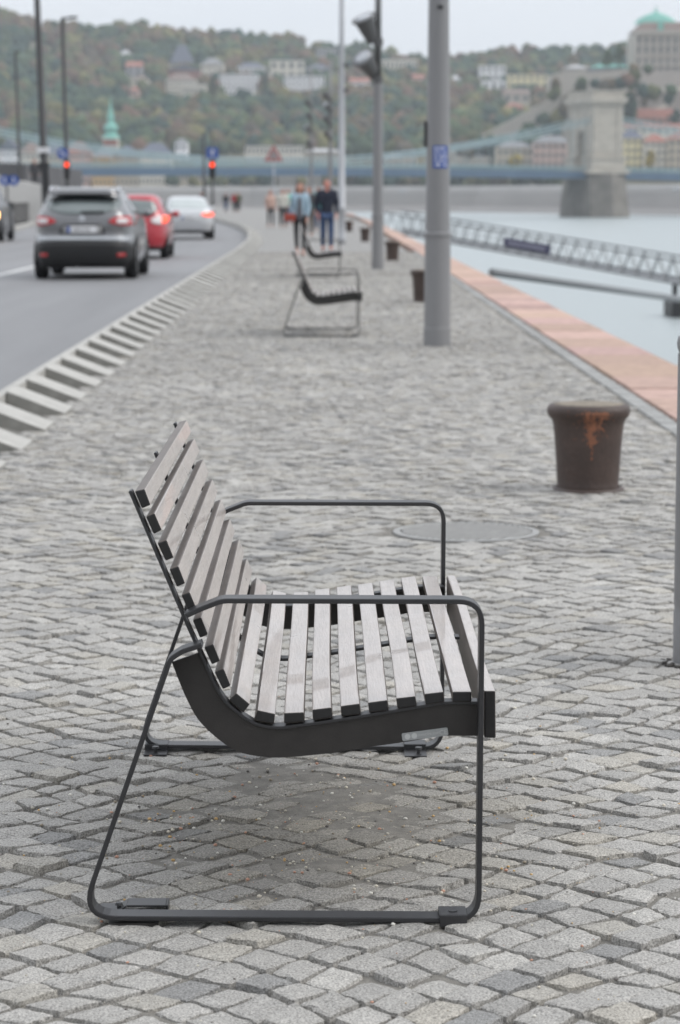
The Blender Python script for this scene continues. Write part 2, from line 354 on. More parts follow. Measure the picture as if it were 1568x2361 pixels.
# manhole cover
M_iron=mat('cast iron cover',(.29,.288,.28),.6,metal=.1,var=.15,scale=12,bump=.3,bscale=90)
root=empty('manhole_cover',(MH.x,MH.y,-.007),label='round ribbed iron manhole cover set flush in the cobbles behind the near bench',cat='manhole cover')
MB().rev([(.30,-.03),(.302,.004),(.275,.006),(.272,-.002),(.25,-.004)],48,caps=False).build('rim',M_iron,root,smooth=False)
b=MB(); 
for k in range(-15,16):
    c=k*.0345; h=math.sqrt(max(0,.268**2-c*c))
    if h<.03: continue
    d=Vector((math.cos(R(58)),math.sin(R(58)),0)); nn=Vector((-d.y,d.x,0))
    b.bar(nn*c-d*h,nn*c+d*h,.016,.014)
b.build('ribs',M_iron,root,bevel=.003)
MB().rev([(.274,-.02),(.274,-.006)],48).build('plate',mat('cover base',(.05,.05,.05),.7),root)
# pebbles and grit
pal=[(.62,.58,.48),(.55,.36,.16),(.6,.55,.46),(.30,.26,.2),(.68,.66,.6),(.5,.28,.2),(.45,.42,.36),(.12,.11,.1)]
b=MB()
for k in range(1500):
    if k<1000: x=random.gauss(BX0+.02,.34); y=random.gauss(BY0-.1,.45)
    else: x=random.uniform(-.9,1.2); y=random.uniform(3.6,7)
    if y<3.4 or y>8: continue
    r=random.choice([.0012,.0016,.002,.0024,.0032,.0042]) if random.random()<.93 else .0058
    c=random.choice(pal); b.blob((x,y,.0005+r*.3),r*.85,1,.2,(1,1,.7),(*c,1))
M_peb=mat('pebbles',(1,1,1),.6,var=.2,scale=90,attr=True)
tag(b.build('gravel',M_peb,colattr=True,smooth=True),'tiny tan and white pebbles scattered over the setts under the near bench','gravel',kind='stuff')

# ------------------------------------------------------------------ bench
M_steel=mat('dark painted steel',(.024,.024,.026),.42,metal=.0,var=.12,scale=14,bump=.12,bscale=350,spec=.6,fine=.08)
M_plate=mat('dark side plate',(.032,.029,.027),.5,var=.35,scale=9,bump=.12,bscale=300,spec=.4,fine=.05)
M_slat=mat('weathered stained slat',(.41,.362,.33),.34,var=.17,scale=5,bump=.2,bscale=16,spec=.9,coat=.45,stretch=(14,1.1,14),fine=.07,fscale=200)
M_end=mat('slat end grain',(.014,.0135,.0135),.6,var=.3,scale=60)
M_edge=mat('shade painted slat edge',(.135,.115,.103),.55,var=.25,scale=6,stretch=(8,1,8))  # thin slat faces coloured darker to stand for their shade
def slat_rough(m):
    n=m.node_tree; b=n.nodes['Principled BSDF']; t=n.nodes.new('ShaderNodeTexCoord'); z=n.nodes.new('ShaderNodeTexNoise'); z.inputs['Scale'].default_value=9; z.inputs['Detail'].default_value=5
    n.links.new(t.outputs['Object'],z.inputs[0]); r=n.nodes.new('ShaderNodeMapRange'); r.inputs['From Min'].default_value=.3; r.inputs['From Max'].default_value=.7; r.inputs['To Min'].default_value=.27; r.inputs['To Max'].default_value=.5
    n.links.new(z.outputs[0],r.inputs[0]); n.links.new(r.outputs[0],b.inputs['Roughness'])
slat_rough(M_slat)
YN=gr(640,2131).y; BL=1.53
bx,bz=gr(655,2131).x,0
def bp_(px,py,Y): p=at(px,py,Y); return (p.x-bx,p.z)
bench=empty('bench',(bx,YN,0),label='large dark steel bench with grey wooden slats, seen side on in the near foreground',cat='bench',group='slatted benches in a line along the promenade')
def mk_frame(y0,y1):
    Y=YN
    pts=[(428,1420),(458,1406),(512,1385),(1112,1387),(1104,2122),(186,2116),(393,1519),(420,1502),(466,1487)]
    P=[bp_(x,y,Y) for x,y in pts]
    path=fillet(P,[0,.02,.06,.045,.05,.05,.03,.02,0],8)
    b=MB().ribbon(path,y0,y1,.0098); return b.build('side_frame',M_steel,bench,bevel=.0018,seg=2)
mk_frame(-.004,.044); mk_frame(BL-.044,BL+.004)
prof=[(300,1131),(330,1201),(371,1297),(413,1395),(437,1450),(460,1500),(480,1543),(500,1586),(520,1616),(544,1638),(570,1657),(596,1670),(640,1677),(688,1672),(749,1664),(832,1651),(961,1630),(1027,1620),(1106,1620)]
PS=[bp_(x,y,YN+.05) for x,y in prof]; PS=smoothpath(PS,4)
for nm,y0,y1 in (('side_rail',.044,.078),('support_rib',BL/2-.018,BL/2+.018),('side_rail',BL-.078,BL-.044)):
    MB().ribbon(PS,y0,y1,.0065).build(nm,M_steel,bench,bevel=.0015)
top=[(466,1500),(484,1541),(504,1586),(522,1616),(544,1638),(570,1657),(596,1670),(640,1677),(688,1672),(749,1664),(832,1651),(961,1630),(1027,1620),(1104,1620)]
bot=[(396,1527),(423,1595),(449,1647),(471,1675),(497,1699),(533,1725),(574,1740),(644,1747),(749,1738),(774,1735),(855,1722),(946,1709),(1020,1697),(1104,1697)]
T=smoothpath([bp_(x,y+2,YN+.05) for x,y in top],3); B=smoothpath([bp_(x,y,YN+.05) for x,y in bot],3)
for y0 in (.050,BL-.056):
    b=MB(); n=len(T); y1=y0+.006; vs=[]
    for i in range(n): vs+=[(T[i][0],y0,T[i][1]),(B[i][0],y0,B[i][1]),(T[i][0],y1,T[i][1]),(B[i][0],y1,B[i][1])]
    fs=[]
    for i in range(n-1):
        a=4*i; c=a+4; fs+=[(a,a+1,c+1,c),(a+2,c+2,c+3,a+3),(a,c,c+2,a+2),(a+1,a+3,c+3,c+1)]
    fs+=[(0,2,3,1),(4*n-4,4*n-3,4*n-1,4*n-2)]
    b.add(vs,fs).build('side_plate',M_plate,bench)
cs=lambda x,y:(x*.36767,980+y*.36767)
S=[('back_slat',[cs(845,412),cs(910,397),cs(948,498),cs(890,522)]),
('back_slat',[cs(915,572),cs(972,548),cs(1018,655),cs(965,683)]),
('back_slat',[cs(987,738),cs(1048,716),cs(1093,828),cs(1040,850)]),
('back_slat',[cs(1062,900),cs(1122,880),cs(1165,990),cs(1110,1013)]),
('back_slat',[cs(1137,1062),cs(1192,1042),cs(1237,1150),cs(1187,1173)]),
('back_slat',[cs(1208,1220),cs(1265,1202),cs(1308,1310),cs(1255,1333)]),
('back_slat',[cs(1280,1390),cs(1340,1368),cs(1383,1475),cs(1330,1500)]),
('back_slat',[cs(1345,1545),cs(1405,1522),cs(1450,1630),cs(1398,1655)]),
('back_slat',[(528,1612),(546,1596),(577,1622),(561,1643)]),
('seat_slat',[(585,1660),(594,1635),(635,1644),(632,1668)]),
('seat_slat',[(655,1667),(655,1642),(701,1640),(703,1663)]),
('seat_slat',[(721.5,1660),(720,1634),(764.5,1629),(768,1653)]),
('seat_slat',[(787,1651),(785,1626),(829,1620),(833,1645)]),
('seat_slat',[(851,1642),(848,1618),(893,1612),(897,1637)]),
('seat_slat',[(916,1633),(913,1608),(957.6,1603),(961,1627)]),
('seat_slat',[(981,1624),(978,1598),(1022,1593),(1025,1618)]),
('seat_slat',[(1043,1618),(1043,1593),(1087,1593),(1087,1618)]),
('front_board',[(1116,1700),(1116,1591),(1142,1591),(1143,1701)])]
NS=12
for nm,q in S:
    P=[bp_(x,y,YN+.046) for x,y in q]
    b=MB(); y0=.040; y1=BL-.040; bow=random.uniform(-.0025,.0025); bow2=random.uniform(-.002,.002); vs=[]
    for k in range(NS+1):
        t=k/NS; y=y0+(y1-y0)*t; s=math.sin(math.pi*t)*bow+math.sin(2*math.pi*t)*bow2
        vs+=[(x+s*.6,y,z+s) for x,z in P]
    fs=[(3,2,1,0)]+[tuple(4*NS+i for i in range(4))]
    for k in range(NS):
        for i in range(4): fs.append((4*k+i,4*k+(i+1)%4,4*k+4+(i+1)%4,4*k+4+i))
    b.add(vs,fs); o=b.build(nm,M_slat,bench,bevel=.0028,seg=2)
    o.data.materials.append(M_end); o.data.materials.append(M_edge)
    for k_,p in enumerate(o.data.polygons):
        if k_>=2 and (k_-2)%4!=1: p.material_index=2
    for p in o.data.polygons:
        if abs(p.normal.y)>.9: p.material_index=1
# foot clamps
def clamp(x0,x1,y0,y1,flap,bx_,by_):
    b=MB(); b.box(x0,x1,y0,y1,.0155,.0195); b.box(x0,x1,y0-.004,y0,-.004,.0195); b.box(x0,x1,y1,y1+.004,.0,.0195)
    o=b.build('foot_clamp',M_steel,bench,bevel=.0015)
    if flap:
        f=MB(); f.box(x0,x1,flap[0],flap[1],.002,.006); f.build('flange',M_steel,o,bevel=.001)
    MB().tube((bx_,by_,.004),(bx_,by_,.016),.0045).tube((bx_,by_,.016),(bx_,by_,.021),.0095,.0085).build('bolt',M_steel,o)
    return o
xp=lambda px:at(px,2120,YN).x-bx
clamp(xp(1013),xp(1077),-.006,.050,None,(xp(1045)),.02)
# near left bracket lies loose behind the bar
x0,x1=xp(286),xp(378)
b=MB(); b.box(x0,x1,.065,.115,.015,.019); b.add([(x0-.022,.065,.001),(x0,.065,.015),(x0,.115,.015),(x0-.022,.115,.001),(x0-.022,.065,.005),(x0,.065,.019),(x0,.115,.019),(x0-.022,.115,.005)],[(0,3,2,1),(4,5,6,7),(0,1,5,4),(1,2,6,5),(2,3,7,6),(3,0,4,7)])
b.box(x0-.055,x0-.02,.06,.13,.001,.005); b.box(x1,x1+.004,.065,.115,.002,.019)
o=b.build('foot_clamp',M_steel,bench,bevel=.0012); MB().tube((xp(266),.085,.004),(xp(266),.085,.014),.004).tube((xp(266),.085,.014),(xp(266),.085,.019),.008,.006).build('bolt',M_steel,o)
MB().box(xp(250),xp(365),.0,.05,-.008,.002).build('base_pad',M_plate,bench)
xf=lambda px:at(px,1720,YN+BL).x-bx
clamp(xf(337),xf(390),BL-.046,BL+.002,(BL-.10,BL-.046),(xf(350)+xf(377))/2,BL-.075)
clamp(xf(930),xf(980),BL-.046,BL+.002,(BL-.12,BL-.046),xf(962),BL-.088)
# maker's plate
M_lab=mat('aluminium plate',(.33,.34,.34),.4,metal=.2,var=.08,scale=30)
M_lab2=mat('plate print',(.5,.51,.50),.5,var=.05)
a=Vector(bp_(927,1700,YN+.049)); c=Vector(bp_(1033,1686,YN+.049)); ln=(c-a).length; ag=math.atan2(c.y-a.y,c.x-a.x); hh=.0155
def rrect(l,h,r,n=4):
    o=[]
    for cx_,cy_,s in ((l-r,h-r,0),(r,h-r,90),(r,r,180),(l-r,r,270)):
        for k in range(n+1): t=R(s+90*k/n); o.append((cx_+r*math.cos(t),cy_+r*math.sin(t)))
    return o
lab=MB().prism_y([(x,z-hh/2) for x,z in rrect(ln,hh,.003)],0,.0012).build('maker_plate',M_lab,bench)
lab.location=(a.x,.0482,a.y); lab.rotation_euler=(0,-ag,0)
b=MB()
for cx_ in (.0105,.0235): b.add([(cx_+.0055*math.cos(R(20*i)),-.0004,.0055*math.sin(R(20*i))) for i in range(18)],[tuple(range(18))])
b.build('emblem',M_lab2,lab)
def text_mesh(body,size,name,m,parent,loc,rot,ext=0):
    cu=bpy.data.curves.new('t','FONT'); cu.body=body; cu.size=size; cu.extrude=ext
    to=bpy.data.objects.new('t',cu); COL.objects.link(to); bpy.context.view_layer.update()
    me=bpy.data.meshes.new_from_object(to.evaluated_get(bpy.context.evaluated_depsgraph_get())); bpy.data.objects.remove(to)
    me.materials.clear(); me.materials.append(m); o=bpy.data.objects.new(name,me); COL.objects.link(o); o.parent=parent; o.location=loc; o.rotation_euler=rot; return o
text_mesh('mmcite.com',.0085,'lettering',M_lab2,lab,(.031,-.0006,-.002),(R(90),0,0))
text_mesh('CE',.012,'lettering',M_lab2,lab,(.0715,-.0006,-.0042),(R(90),0,0))
b2=copy_tree(bench); p=gr(741,777.5); b2.location=(p.x,p.y,0); tag(b2,'middle bench of the line, standing left of the tall grey lamp post')
b3=copy_tree(bench); p=gr(733.5,640); b3.location=(p.x,p.y,0); tag(b3,'farthest bench of the line, just in front of the walking couple')
for o_ in (b2,b3):
    for ch in list(o_.children):
        if ch.name.startswith('maker_plate'):
            for c_ in list(ch.children): bpy.data.objects.remove(c_)
            bpy.data.objects.remove(ch)

# ------------------------------------------------------------------ bollards
M_rust=mat('painted rusty iron',(.060,.040,.033),.55,var=.3,scale=8,bump=.35,bscale=45,fine=.12,fscale=150)
M_rust2=mat('bare rust patch',(.27,.115,.065),.85,var=.5,scale=22,bump=.3,bscale=80)
M_btop=mat('gritty bollard top',(.22,.19,.15),.9,var=.35,scale=30,bump=.5,bscale=120)
def bollard(x,y,first):
    root=empty('mooring_bollard',(x,y,0))
    prof=[(.158,0),(.150,.02),(.152,.06),(.158,.16),(.166,.26),(.172,.31),(.178,.335),(.195,.352),(.203,.372),(.203,.385),(.196,.402),(.182,.410)]
    body=MB().rev(prof,56,caps=True).build('body',M_rust,root,smooth=True)
    MB().rev([(.180,.409),(.15,.4135),(.08,.417),(.005,.418)],48).build('top',M_btop,root,smooth=True)
    MB().rev([(.185,-.03),(.182,.004),(.165,.012),(.158,.013)],40,caps=False).build('base_ring',M_rust,root,smooth=True)
    # flaked paint on the side that faces the bench: ragged patches lying on the body
    rr=random.Random(4); fl=MB()
    def rad(z): return float(np.interp(z,[p[1] for p in prof],[p[0] for p in prof]))
    cells=[]
    for i in range(-26,30):
        for j in range(0,44):
            th=R(-90)+i*.022; z=.155+j*.0052
            u=i/26; v=j/44
            d=noise.noise(Vector((i*.21,j*.15,3.3)))*.9+noise.noise(Vector((i*.55,j*.3,8)))*.5
            wd=.28+.62*v if v>.3 else .12+.5*v
            if abs(u+.02)+abs(d)*.35<wd*.62 and d>-.06-(.25 if abs(u)<.16 else 0): cells.append((th,z))
            elif v>.55 and .35<u<.75 and d>.15: cells.append((th,z))
    for k in range(220):
        u=rr.gauss(0,.5); v=rr.uniform(.3,1.02)
        if abs(u)<1.1 and rr.random()<v: cells.append((R(-90)+u*26*.022,.155+v*44*.0052))
    for th,z in cells:
        if rr.random()<.16: continue
        vs=[]
        for a,c in ((0,0),(1,0),(1,1),(0,1)):
            t=th+a*.022; zz=z+c*.0052; r_=rad(zz)+.0008; vs.append((math.cos(t)*r_,math.sin(t)*r_,zz))
        fl.add(vs,[(0,1,2,3)])
    tag(fl.build('rust_patch',M_rust2,root,smooth=False),kind='stuff')
    return root
p=gr(1355,1127); b0=bollard(p.x,p.y,True); b0.scale=(.965,.965,.98)
tag(b0,'large rusty iron mooring bollard with orange flaked patch, right of the near bench','mooring bollard','mooring bollards along the quay')
for (px,py),lab in zip([(976,696),(905,601),(842,557),(805,534)],['second mooring bollard, half hidden behind the tall grey lamp post','third mooring bollard, right of the post carrying two floodlights','fourth mooring bollard, small and dark, left of the floodlight post','farthest mooring bollard, tiny, right of the pale thin post']):
    c=copy_tree(b0); p=gr(px,py); c.location=(p.x,p.y,0); c.scale=(.85,.85,1.02); c.rotation_euler=(0,0,random.uniform(0.8,5)); tag(c,lab)
# ------------------------------------------------------------------ grey posts
M_pole=mat('grey pole paint',(.24,.24,.245),.45,metal=.15,var=.08,scale=3,bump=.05,bscale=40,spec=.5,fine=.03,fscale=60,stretch=(1,1,.15))
M_pole_l=mat('galvanised pole',(.40,.41,.43),.45,metal=.2,var=.08,scale=3)
M_black=mat('black pole paint',(.025,.025,.027),.5,var=.15,scale=4)
M_blue=mat('blue sign',(.035,.09,.34),.5,var=.08)
M_white=mat('white print',(.75,.75,.76),.5,var=.03)
p=gr(1008,796); base=p
L1=empty('lamp_post',(p.x,p.y,0),label='tall thick grey lamp post with blue sticker standing beside the middle bench',cat='lamp post')
k=(p.y)/FPX
MB().rev([(.128,-.02),(.128,.16),(.122,.165),(.120,1.00),(.131,1.005),(.131,1.035),(.113,1.045),(.108,1.6),(.085,4.2),(.06,9.4)],40).build('pole',M_pole,L1,smooth=False)
for pl in L1.children[0].data.polygons: pl.use_smooth=True
mo=L1.children[0].modifiers.new('e','EDGE_SPLIT'); mo.split_angle=R(30)
MB().box(-.13,-.105,-.02,.02,at(980,340,p.y).z,at(980,280,p.y).z).build('junction_box',M_black,L1,bevel=.004)
# curved blue sticker
q=at(1007,336,p.y).z; q0=at(1007,388,p.y).z
def wrap(name,z0,z1,r,a0,a1,m,parent,n=12):
    vs=[]
    for i in range(n+1):
        t=R(a0+(a1-a0)*i/n); vs+=[(r*math.cos(t),r*math.sin(t),z0),(r*math.cos(t),r*math.sin(t),z1)]
    return MB().add(vs,[(2*i,2*i+2,2*i+3,2*i+1) for i in range(n)]).build(name,m,parent)
st=wrap('sticker',q0,q,.1105,-118,-42,M_blue,L1)
rr=random.Random(2)
for i,zz in enumerate(np.linspace(q0+.03,q-.025,5)):
    for s in range(3):
        a=-108+s*20+rr.uniform(-4,4); wrap('print',zz-.008,zz+.008,.1118,a,a+rr.uniform(9,15),M_white,st,4)
MB().box(-.015,.035,-.108,-.09,at(1005,22,p.y).z,at(1005,14,p.y).z).build('bolt_head',M_black,L1)
MB().box(-1.2,.1,-.06,.06,9.35,9.42).box(-1.7,-.9,-.15,.15,9.30,9.36).build('lamp_arm',M_pole,L1)
# floodlights
def flood(parent,x,y,z,s,tilt,az):
    M=Matrix.Translation((x,y,z))@Euler((0,0,R(az))).to_matrix().to_4x4()@Euler((0,R(tilt),0)).to_matrix().to_4x4()@Matrix.Scale(s,4)
    f=MB().rev([(.07,-.30),(.12,-.28),(.15,-.1),(.19,.12),(.215,.2),(.25,.21),(.25,.24),(.22,.245)],24,M=M).build('floodlight',M_flood,parent,smooth=False)
    MB().rev([(.2,.246),(.1,.262),(.01,.266)],24,M=M).build('glass',M_glass_l,f,smooth=True)
    MB().bar(M@Vector((0,0,-.15)),(0,0,z-.25*s),.05,.05).tube((0,0,z-.34*s),(0,0,z-.18*s),.085*1.1).build('bracket',M_flood,f)
    return f
M_flood=mat('floodlight housing',(.11,.11,.112),.4,metal=.3,var=.1)
M_glass_l=mat('floodlight glass',(.40,.42,.45),.15,var=.05,spec=.8)
def floodpost(px,py,rbase,lamps,label,tall=True,m=None,s=1.0,hz=8):
    p=gr(px,py); root=empty('floodlight_post',(p.x,p.y,0),label=label,cat='floodlight post',group='posts with floodlights along the promenade')
    z1=at(px,190,p.y).z if tall else hz*.6
    MB().rev([(rbase*1.02,-.02),(rbase*1.02,.2),(rbase,.21),(rbase*.97,1.0),(rbase*1.06,1.005),(rbase*1.06,1.03),(rbase*.9,1.04),(rbase*.75,z1)],28).build('pole',m or M_pole,root,smooth=False)
    MB().rev([(rbase*.55,z1-.05),(rbase*.5,hz)],24).build('upper_pole',M_flood if tall else (m or M_pole),root,smooth=True)
    for (lx0,ly0,tl,az) in lamps:
        q=at(lx0,ly0,p.y); flood(root,q.x-p.x,-.05,q.z,s,tl,az)
    return root
floodpost(871,621,.115,[(848,66,-30,42),(850,152,-48,48)],'grey post with two dark cup floodlights facing up left, top of photo centre',s=.95,hz=6)
floodpost(762,536,.10,[(754,222,-40,0),(756,247,-50,30),(755,277,-35,0),(757,312,-40,-15)],'distant post carrying four small floodlights, left of the pale thin pole',tall=False,s=.62,hz=6.5)
floodpost(718,514,.10,[(711,238,-35,0),(713,268,-40,0),(711,297,-45,20),(714,331,-35,0)],'farthest post with stacked floodlights, above the woman in the pale jacket',tall=False,s=.7,hz=8)
p=gr(788,563); L3=empty('lamp_post',(p.x,p.y,0),label='thin pale galvanised pole rising behind the man in the dark jacket',cat='lamp post')
MB().rev([(.112,-.02),(.112,.2),(.105,.21),(.10,1),(.11,1.01),(.11,1.04),(.097,1.05),(.075,5),(.05,11)],28).build('pole',M_pole_l,L3,smooth=True)
MB().box(-1.0,.05,-.05,.05,10.9,11).build('lamp_arm',M_pole_l,L3)
for py,w_ in ((150,10),(208,12)):
    q=at(798,py,p.y); MB().box(.05,q.x-p.x+.07,-.05,.05,q.z-.06,q.z+.06).build('bracket',M_flood,L3,bevel=.01)
# short post at the right edge
p=gr(1594,1528); L4=empty('post',(p.x,p.y,0),label='waist high grey metal post with round knob cut by the right photo edge',cat='post')
kk=.0
zt=at(1560,775,p.y).z; zc=at(1560,1402,p.y).z; r0=p.x-at(1552,1480,p.y).x; r1=p.x-at(1560.5,1000,p.y).x
MB().rev([(r0,-.02),(r0,zc-.01),(r0*.95,zc),(r1,zc+.012),(r1,zt-.05)],32).build('shaft',M_pole,L4,smooth=False)
for pl in L4.children[0].data.polygons: pl.use_smooth=True
mo=L4.children[0].modifiers.new('e','EDGE_SPLIT'); mo.split_angle=R(30)
MB().rev([(r1*.9,zt-.052),(r0*1.02,zt-.035),(r0*1.06,zt-.02),(r0,zt-.004),(r1,zt)],32).build('cap',M_pole,L4,smooth=True)
b=MB()
for i in range(60):
    a=random.uniform(0,6.3); rr_=r0*random.uniform(.9,1.5); b.blob((math.cos(a)*rr_*1.1,math.sin(a)*rr_*1.1,.0),random.uniform(.006,.012),1,.3,(1,1,.5))
b.build('dirt_collar',mat('dark dirt',(.06,.055,.05),.95,var=.2,scale=50),L4,smooth=True)
# ------------------------------------------------------------------ people
M_skin=mat('skin',(.52,.29,.22),.5,var=.08,scale=5)
M_skin2=mat('flushed skin',(.55,.24,.19),.5,var=.08,scale=5)
def skin(name,nodes,edges,m,parent,sub=1,root=0):
    me=bpy.data.meshes.new(name); me.from_pydata([n[:3] for n in nodes],edges,[]); me.materials.append(m)
    o=bpy.data.objects.new(name,me); COL.objects.link(o); o.parent=parent
    sk=o.modifiers.new('skin','SKIN'); sk.use_smooth_shade=True
    ly=me.skin_vertices[0] if me.skin_vertices else None
    if ly is None:
        bm=bmesh.new(); bm.from_mesh(me); bm.verts.layers.skin.verify(); bm.to_mesh(me); bm.free(); ly=me.skin_vertices[0]
    for i,n in enumerate(nodes):
        r=n[3]; ly.data[i].radius=r if isinstance(r,tuple) else (r,r); ly.data[i].use_root=(i==root)
    s=o.modifiers.new('sub','SUBSURF'); s.levels=sub; s.render_levels=sub
    return o
def person(loc,rz,h,label,top,legs,hair,hairlen=0,stride=.12,skinm=None,shoe=None,woman=False,arms=(0,0),open_front=None,group='people walking on the promenade',hands=True):
    s=h/1.75; root=empty('person',loc,rz,label,'person',group); root.scale=(s,s,s); sm=skinm or M_skin
    sw=.16 if woman else .205; f=.85 if woman else 1.06
    N=[];E=[]
    def nd(x,y,z,r): N.append((x,y,z,r)); return len(N)-1
    pel=nd(0,0,.95,.12*f); sp=nd(0,.0,1.12,(.11*f,.08)); ch=nd(0,.01,1.33,(.125*f,.08)); nk=nd(0,.02,1.49,.05); hd0=nd(0,.0,1.56,(.062,.07)); hd1=nd(0,-.005,1.64,(.078,.092)); hd2=nd(0,.005,1.715,(.062,.075))
    E+=[(pel,sp),(sp,ch),(ch,nk),(nk,hd0),(hd0,hd1),(hd1,hd2)]
    no=nd(0,-.095,1.625,.013); no2=nd(0,-.112,1.612,.010); E+=[(hd1,no),(no,no2)]
    for sx in (-1,1):
        e=nd(sx*.078,.01,1.63,.014); e2=nd(sx*.088,.02,1.64,.012); E+=[(hd1,e),(e,e2)]
    J={}
    for sx in (-1,1):
        st=stride*sx
        hp=nd(sx*.09,0,.90,.085*f); kn=nd(sx*.095,-st*.75-.02,.50,.055); an=nd(sx*.09,-st*1.3+(.06 if st<0 else 0),.10,.036); fo=nd(sx*.095,-st*1.3-.12,.045,(.04,.03))
        E+=[(pel,hp),(hp,kn),(kn,an),(an,fo)]
        a=arms[0] if sx<0 else arms[1]
        sh=nd(sx*sw,.01,1.42,.055); el=nd(sx*(sw+.035),.03-a*.1,1.14,.038); wr=nd(sx*(sw+.015),-.06-a*.22,.90+abs(a)*.08,.026); pm=nd(sx*(sw+.015),-.085-a*.25,.835+abs(a)*.08,(.02,.036))
        E+=[(ch,sh),(sh,el),(el,wr),(wr,pm)]
        P=Vector(N[pm][:3])
        if hands:
            for q,(dy,ln) in enumerate([(-.027,.062),(-.009,.072),(.009,.068),(.026,.052)]):
                k1=nd(P.x,P.y+dy,P.z-.045,.0085); k2=nd(P.x-sx*.006,P.y+dy*1.05,P.z-.045-ln*.5,.008); k3=nd(P.x-sx*.02,P.y+dy*1.05,P.z-.045-ln*.9,.007)
                E+=[(pm,k1),(k1,k2),(k2,k3)]
            t1=nd(P.x-sx*.012,P.y-.045,P.z-.01,.010); t2=nd(P.x-sx*.02,P.y-.062,P.z-.045,.008); E+=[(pm,t1),(t1,t2)]
        J[sx]=dict(hp=hp,kn=kn,an=an,fo=fo,sh=sh,el=el,wr=wr)
    skin('body',N,E,sm,root)
    g=lambda i,r,dz=0: (N[i][0],N[i][1],N[i][2]+dz,r)
    # jacket
    jn=[(0,.0,.79,(.185*f,.14)),(0,0,1.02,(.16*f,.125)),(0,.0,1.18,(.155*f,.12)),(0,.005,1.36,(.185*f,.14)),(0,.01,1.52,(.088,.085))]; je=[(0,1),(1,2),(2,3),(3,4)]
    for sx in (-1,1):
        n0=len(jn); jn+=[g(J[sx]['sh'],.088),g(J[sx]['el'],.068),g(J[sx]['wr'],.047,.01)]; je+=[(3,n0),(n0,n0+1),(n0+1,n0+2)]
    skin('jacket',jn,je,top,root,root=2)
    if open_front: 
        skin('blouse',[(0,-.075,1.40,(.05,.065)),(0,-.075,1.2,(.065,.08)),(0,-.07,.98,(.085,.09)),(0,-.065,.80,(.09,.09))],[(0,1),(1,2),(2,3)],open_front,root)
    ln=[(0,0,.93,(.145*f,.115))]; le=[]
    tk=.085 if woman else .10
    for sx in (-1,1):
        n0=len(ln); ln+=[g(J[sx]['hp'],tk,-.03),g(J[sx]['kn'],.062 if woman else .078),g(J[sx]['an'],.045 if woman else .062,.03)]; le+=[(0,n0),(n0,n0+1),(n0+1,n0+2)]
        a=N[J[sx]['an']]; fo=N[J[sx]['fo']]
        skin('shoe',[(a[0],a[1]+.03,.055,(.042,.045)),(a[0],a[1]-.06,.045,(.045,.035)),(fo[0],fo[1]-.03,.035,(.04,.025))],[(0,1),(1,2)],shoe or M_black,root)
    skin('trousers',ln,le,legs,root)
    # hair
    hb=MB(); vs,fs=ICO[2]; k=len(vs)
    keep=[v for v in vs]
    out=[(v.x*.088,v.y*.102+.012+(.0 if v.z>.2 else .012),1.655+v.z*.092) for v in vs]
    ff=[q for q in fs if all((vs[i].z>.30-.55*max(0,vs[i].y)) or vs[i].y>.15 for i in q)]
    hb.add(out,ff)
    if hairlen:
        hb2=[(0,.05,1.66,(.085,.06)),(0,.065,1.55,(.09,.05)),(-.01,.06,1.55-hairlen,(.07,.035))]
        hair_o=hb.build('hair',hair,root,smooth=True); skin('long_hair',hb2,[(0,1),(1,2)],hair,hair_o)
        for sx in (-1,1): skin('long_hair',[(sx*.075,.02,1.67,.03),(sx*.09,0,1.55,.032),(sx*.085,-.02,1.55-hairlen*.8,.02)],[(0,1),(1,2)],hair,hair_o)
    else: hb.build('hair',hair,root,smooth=True)
    e=MB()
    for sx in (-1,1): e.blob((sx*.03,-.083,1.648),.011,1,0)
    e.build('eyes',mat_eye,root,smooth=True)
    MB().blob((0,-.085,1.583),.02,1,0,(1.2,.4,.3)).build('mouth',mat_lip,root,smooth=True)
    return root
mat_eye=mat('eye',(.04,.03,.03),.3,var=0); mat_lip=mat('lips',(.4,.12,.11),.5,var=0)
def cl(n,c): return mat(n,c,.85,var=.15,scale=9,bump=.3,bscale=14)
C_navy=cl('navy jacket',(.012,.016,.032)); C_jean=cl('blue jeans',(.04,.07,.15)); C_den=cl('pale denim',(.33,.45,.54)); C_blk=cl('black leggings',(.015,.015,.018))
C_gry=cl('grey blouse',(.10,.10,.115)); C_cream=cl('cream coat',(.55,.53,.48)); C_mint=cl('mint top',(.22,.58,.50)); C_pink=cl('pink beige top',(.55,.38,.32)); C_red=cl('red coat',(.33,.03,.04)); C_dk=cl('dark coat',(.05,.05,.055)); C_teal=cl('teal top',(.09,.33,.34)); C_brn=cl('brown trousers',(.06,.045,.035))
H_br=mat('brown hair',(.16,.06,.03),.6,var=.2,scale=30); H_dk=mat('dark hair',(.02,.015,.012),.6,var=.2,scale=30); H_bald=mat('thin hair',(.30,.15,.11),.6,var=.2,scale=40)
M_shoep=mat('pink shoes',(.55,.24,.18),.6)
def ppos(px,py): p=gr(px,py); return (p.x,p.y,0)
man=person(ppos(754,581),R(4),1.79,'man in dark navy jacket and blue jeans walking toward the camera',C_navy,C_jean,H_bald,skinm=M_skin2,stride=.05,arms=(.2,.15))
wom=person(ppos(692,589),R(-6),1.70,'woman in pale denim jacket and black leggings with a red shoulder bag',C_den,C_blk,H_br,hairlen=.22,stride=.07,woman=True,shoe=M_shoep,open_front=C_gry)
bag=MB().box(-.36,-.10,-.19,-.08,.82,1.0).build('shoulder_bag',mat('red leather',(.33,.05,.03),.5),None,bevel=.03,seg=3); bag.location=wom.location; bag.rotation_euler=wom.rotation_euler; bag.scale=wom.scale
tag(bag,"small red leather bag hanging at the denim jacket woman's hip",'bag')
